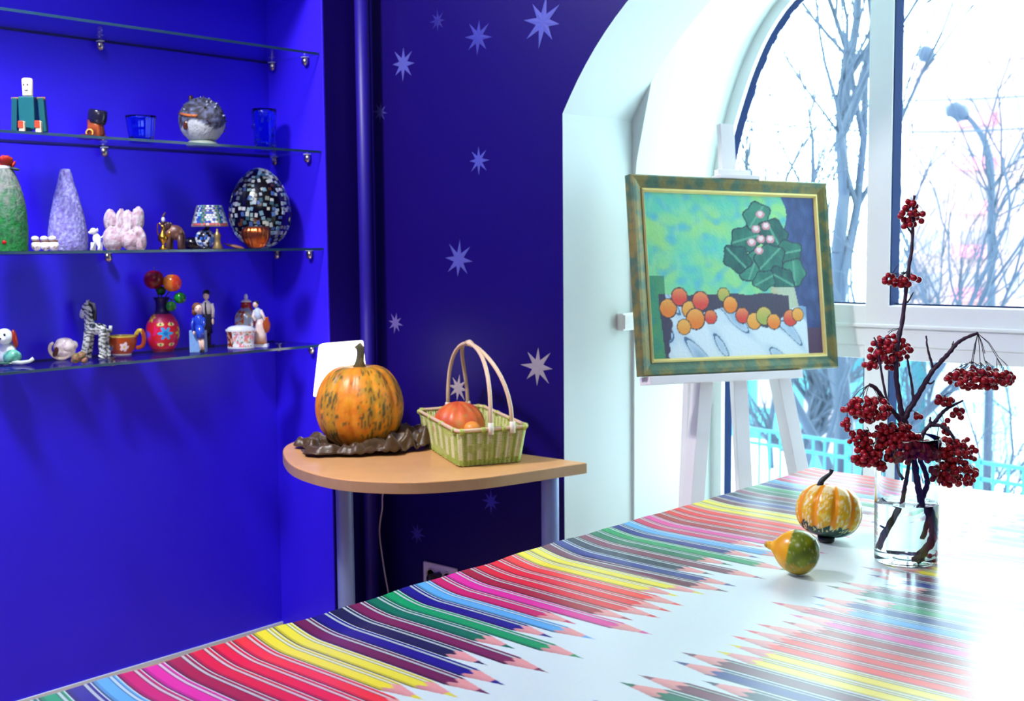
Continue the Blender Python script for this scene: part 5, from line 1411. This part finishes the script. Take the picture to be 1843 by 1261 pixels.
# street lamp
lp = out_at(1783, 21)
t = thing('street_lamp', 'curved grey street lamp outside the right window pane', 'lamp', lp)
LPM = M('grey_blue_lamp_metal', (34, 48, 72), .5, var=.1)
def lpt(px, py): return ony(px, py, 21)-lp
top = [lpt(1784, 560), lpt(1784, 420), lpt(1784, 320), lpt(1780, 280), lpt(1770, 250), lpt(1755, 226), lpt(1742, 211)]
MB().tube([Vector((top[0].x, 0, 0))]+top[:2], .075, 10).build('pole', LPM, t)
MB().tube(spline(top[1:], 5), [.07-.0011*k for k in range(len(spline(top[1:], 5)))], 10).build('arm', LPM, t)
hv = lpt(1703, 193); h0 = lpt(1742, 211)
MB().tube([h0, h0.lerp(hv, .3), h0.lerp(hv, .7), hv], [.06, .15, .17, .05], 12).build('head', LPM, t)
MB((230, 235, 240)).ball(h0.lerp(hv, .58)-Vector((0, 0, .10)), (.22, .12, .08), 14, 8).build('glass_cover', SATIN, t)
# overhead cables
CABM = M('dark_cable', (50, 70, 100), .6)
for y0_, y1_, Yd, lb_ in ((207, 209, 18, 'lower overhead cable crossing the window view'), (158, 150, 20, 'upper overhead cable crossing the window view')):
    a, b_ = ony(1250, y0_, Yd), ony(2100, y1_, Yd+1)
    pts = [a.lerp(b_, k/16)-Vector((0, 0, .25*math.sin(PI*k/16))) for k in range(17)]
    tag(MB().tube(pts, .014, 5).build('overhead_cable', CABM), lb_, 'cable', 'cables over the street')
a = ony(1667, 95, 20)
t = thing('hanging_street_light', 'small round street light hanging in the air above the cables', 'lamp', a)
MB().lathe([(0, -.16), (.10, -.13), (.14, -.04), (.12, .06), (.03, .12)], 16).build('head', LPM, t)
MB().tube([(0, 0, .1), (-.5, 0, .12), (-1.4, 0, .16)], .012, 5).build('bracket', LPM, t)
# apartment building with pink balconies
Yb = 75
xa, xb = ony(1640, 300, Yb).x, ony(2250, 300, Yb).x
zt_ = ony(1760, 112, Yb).z
FAC = M('warm_white_facade', (156, 128, 126), .8, var=.06, scale=.3)
PINK = M('pink_balcony_panel', (198, 108, 126), .7, var=.05, scale=1)
WGL = M('far_window_glass', (130, 116, 124), .35, var=.3, scale=.5)
t = thing('apartment_building', 'tall pale apartment block with pink balcony panels far outside', 'building', (xa, Yb, GZ))
MB().box(((xb-xa)/2, 6, (zt_-GZ)/2), (xb-xa, 12, zt_-GZ)).build('wall', FAC, t, smooth=False)
MB().box(((xb-xa)/2, 6, zt_-GZ+.2), (xb-xa+.6, 12.6, .4)).build('roof', FAC, t, smooth=False)
fh = 2.62; nfl = int((zt_-GZ-.6)/fh)
wmesh = MB().box((0, .02, 0), (1.5, .1, 1.4)).mesh('window', False); wmesh.materials.append(WGL)
bmesh_ = MB().box((0, -.5, 0), (2.2, 1.0, .75)).mesh('balcony', False); bmesh_.materials.append(PINK)
ncol = int((xb-xa)/2.6)
for f_ in range(nfl):
    z = 1.6+f_*fh
    for c_ in range(ncol):
        x = 1.4+c_*2.6
        if c_ % 4 == 1:
            o_ = bpy.data.objects.new('balcony', bmesh_); COL.objects.link(o_); o_.parent = t; o_.location = (x+.2, -.02, z-.55)
        o_ = bpy.data.objects.new('window', wmesh); COL.objects.link(o_); o_.parent = t; o_.location = (x, -.05, z)
# low pale pavilion with a grid of windows, and a pale teal kiosk
PAV = M('pale_cyan_render', (64, 132, 142), .8, var=.06, scale=.5)
PAW = M('pale_facade_panel', (150, 176, 190), .8, var=.06, scale=.5)
def pavilion(name, label, pxa, pxb, Yk, pytop, wallm, step, wf, pil):
    xa, xb = ony(pxa, 650, Yk).x, ony(pxb, 650, Yk).x
    t = thing(name, label, 'building', (xa, Yk, GZ))
    hh = ony((pxa+pxb)/2, pytop, Yk).z-GZ
    MB().box(((xb-xa)/2, 2, hh/2), (xb-xa, 4, hh)).build('wall', wallm, t, smooth=False)
    MB().box(((xb-xa)/2, 2, hh+.08), (xb-xa+.3, 4.4, .16)).build('roof', SNOW, t, smooth=False)
    wm = MB().box((0, 0, 0), (step*.55, .08, hh*wf)).mesh('window', False); wm.materials.append(WGL if pil else SNOW)
    tm = MB().box((0, 0, 0), (.10, .16, hh)).mesh('pilaster', False); tm.materials.append(TEAL)
    x = step*.6; k = 0
    while x < xb-xa-step*.4:
        for dz in ((.3, .72) if not pil else (.55,)):
            o_ = bpy.data.objects.new('window', wm); COL.objects.link(o_); o_.parent = t; o_.location = (x, -.02, hh*dz)
        if pil and k % 3 == 0:
            o_ = bpy.data.objects.new('pilaster', tm); COL.objects.link(o_); o_.parent = t; o_.location = (x+step*.5, -.05, hh/2)
        x += step; k += 1
pavilion('low_pavilion', 'long low teal building across the street below the crossbar of the window', 1230, 1640, 24, 622, PAV, 1.5, .42, True)
pavilion('shop_front', 'low pale building with a grid of panels behind the berries', 1668, 2150, 23, 628, PAW, 1.25, .33, False)
kp = out_at(1528, 19)
t = thing('street_kiosk', 'small teal kiosk across the street beside the painting frame', 'kiosk', kp)
zk = ony(1528, 612, 19).z-GZ
MB().box((0, 0, zk*.42), (1.3, 1.2, zk*.84)).build('wall', PAV, t, smooth=False)
MB().box((0, 0, zk*.92), (1.5, 1.4, zk*.17)).build('fascia', TEAL, t, smooth=False)
MB().box((0, -.61, zk*.5), (.9, .06, zk*.35)).build('window', WGL, t, smooth=False)
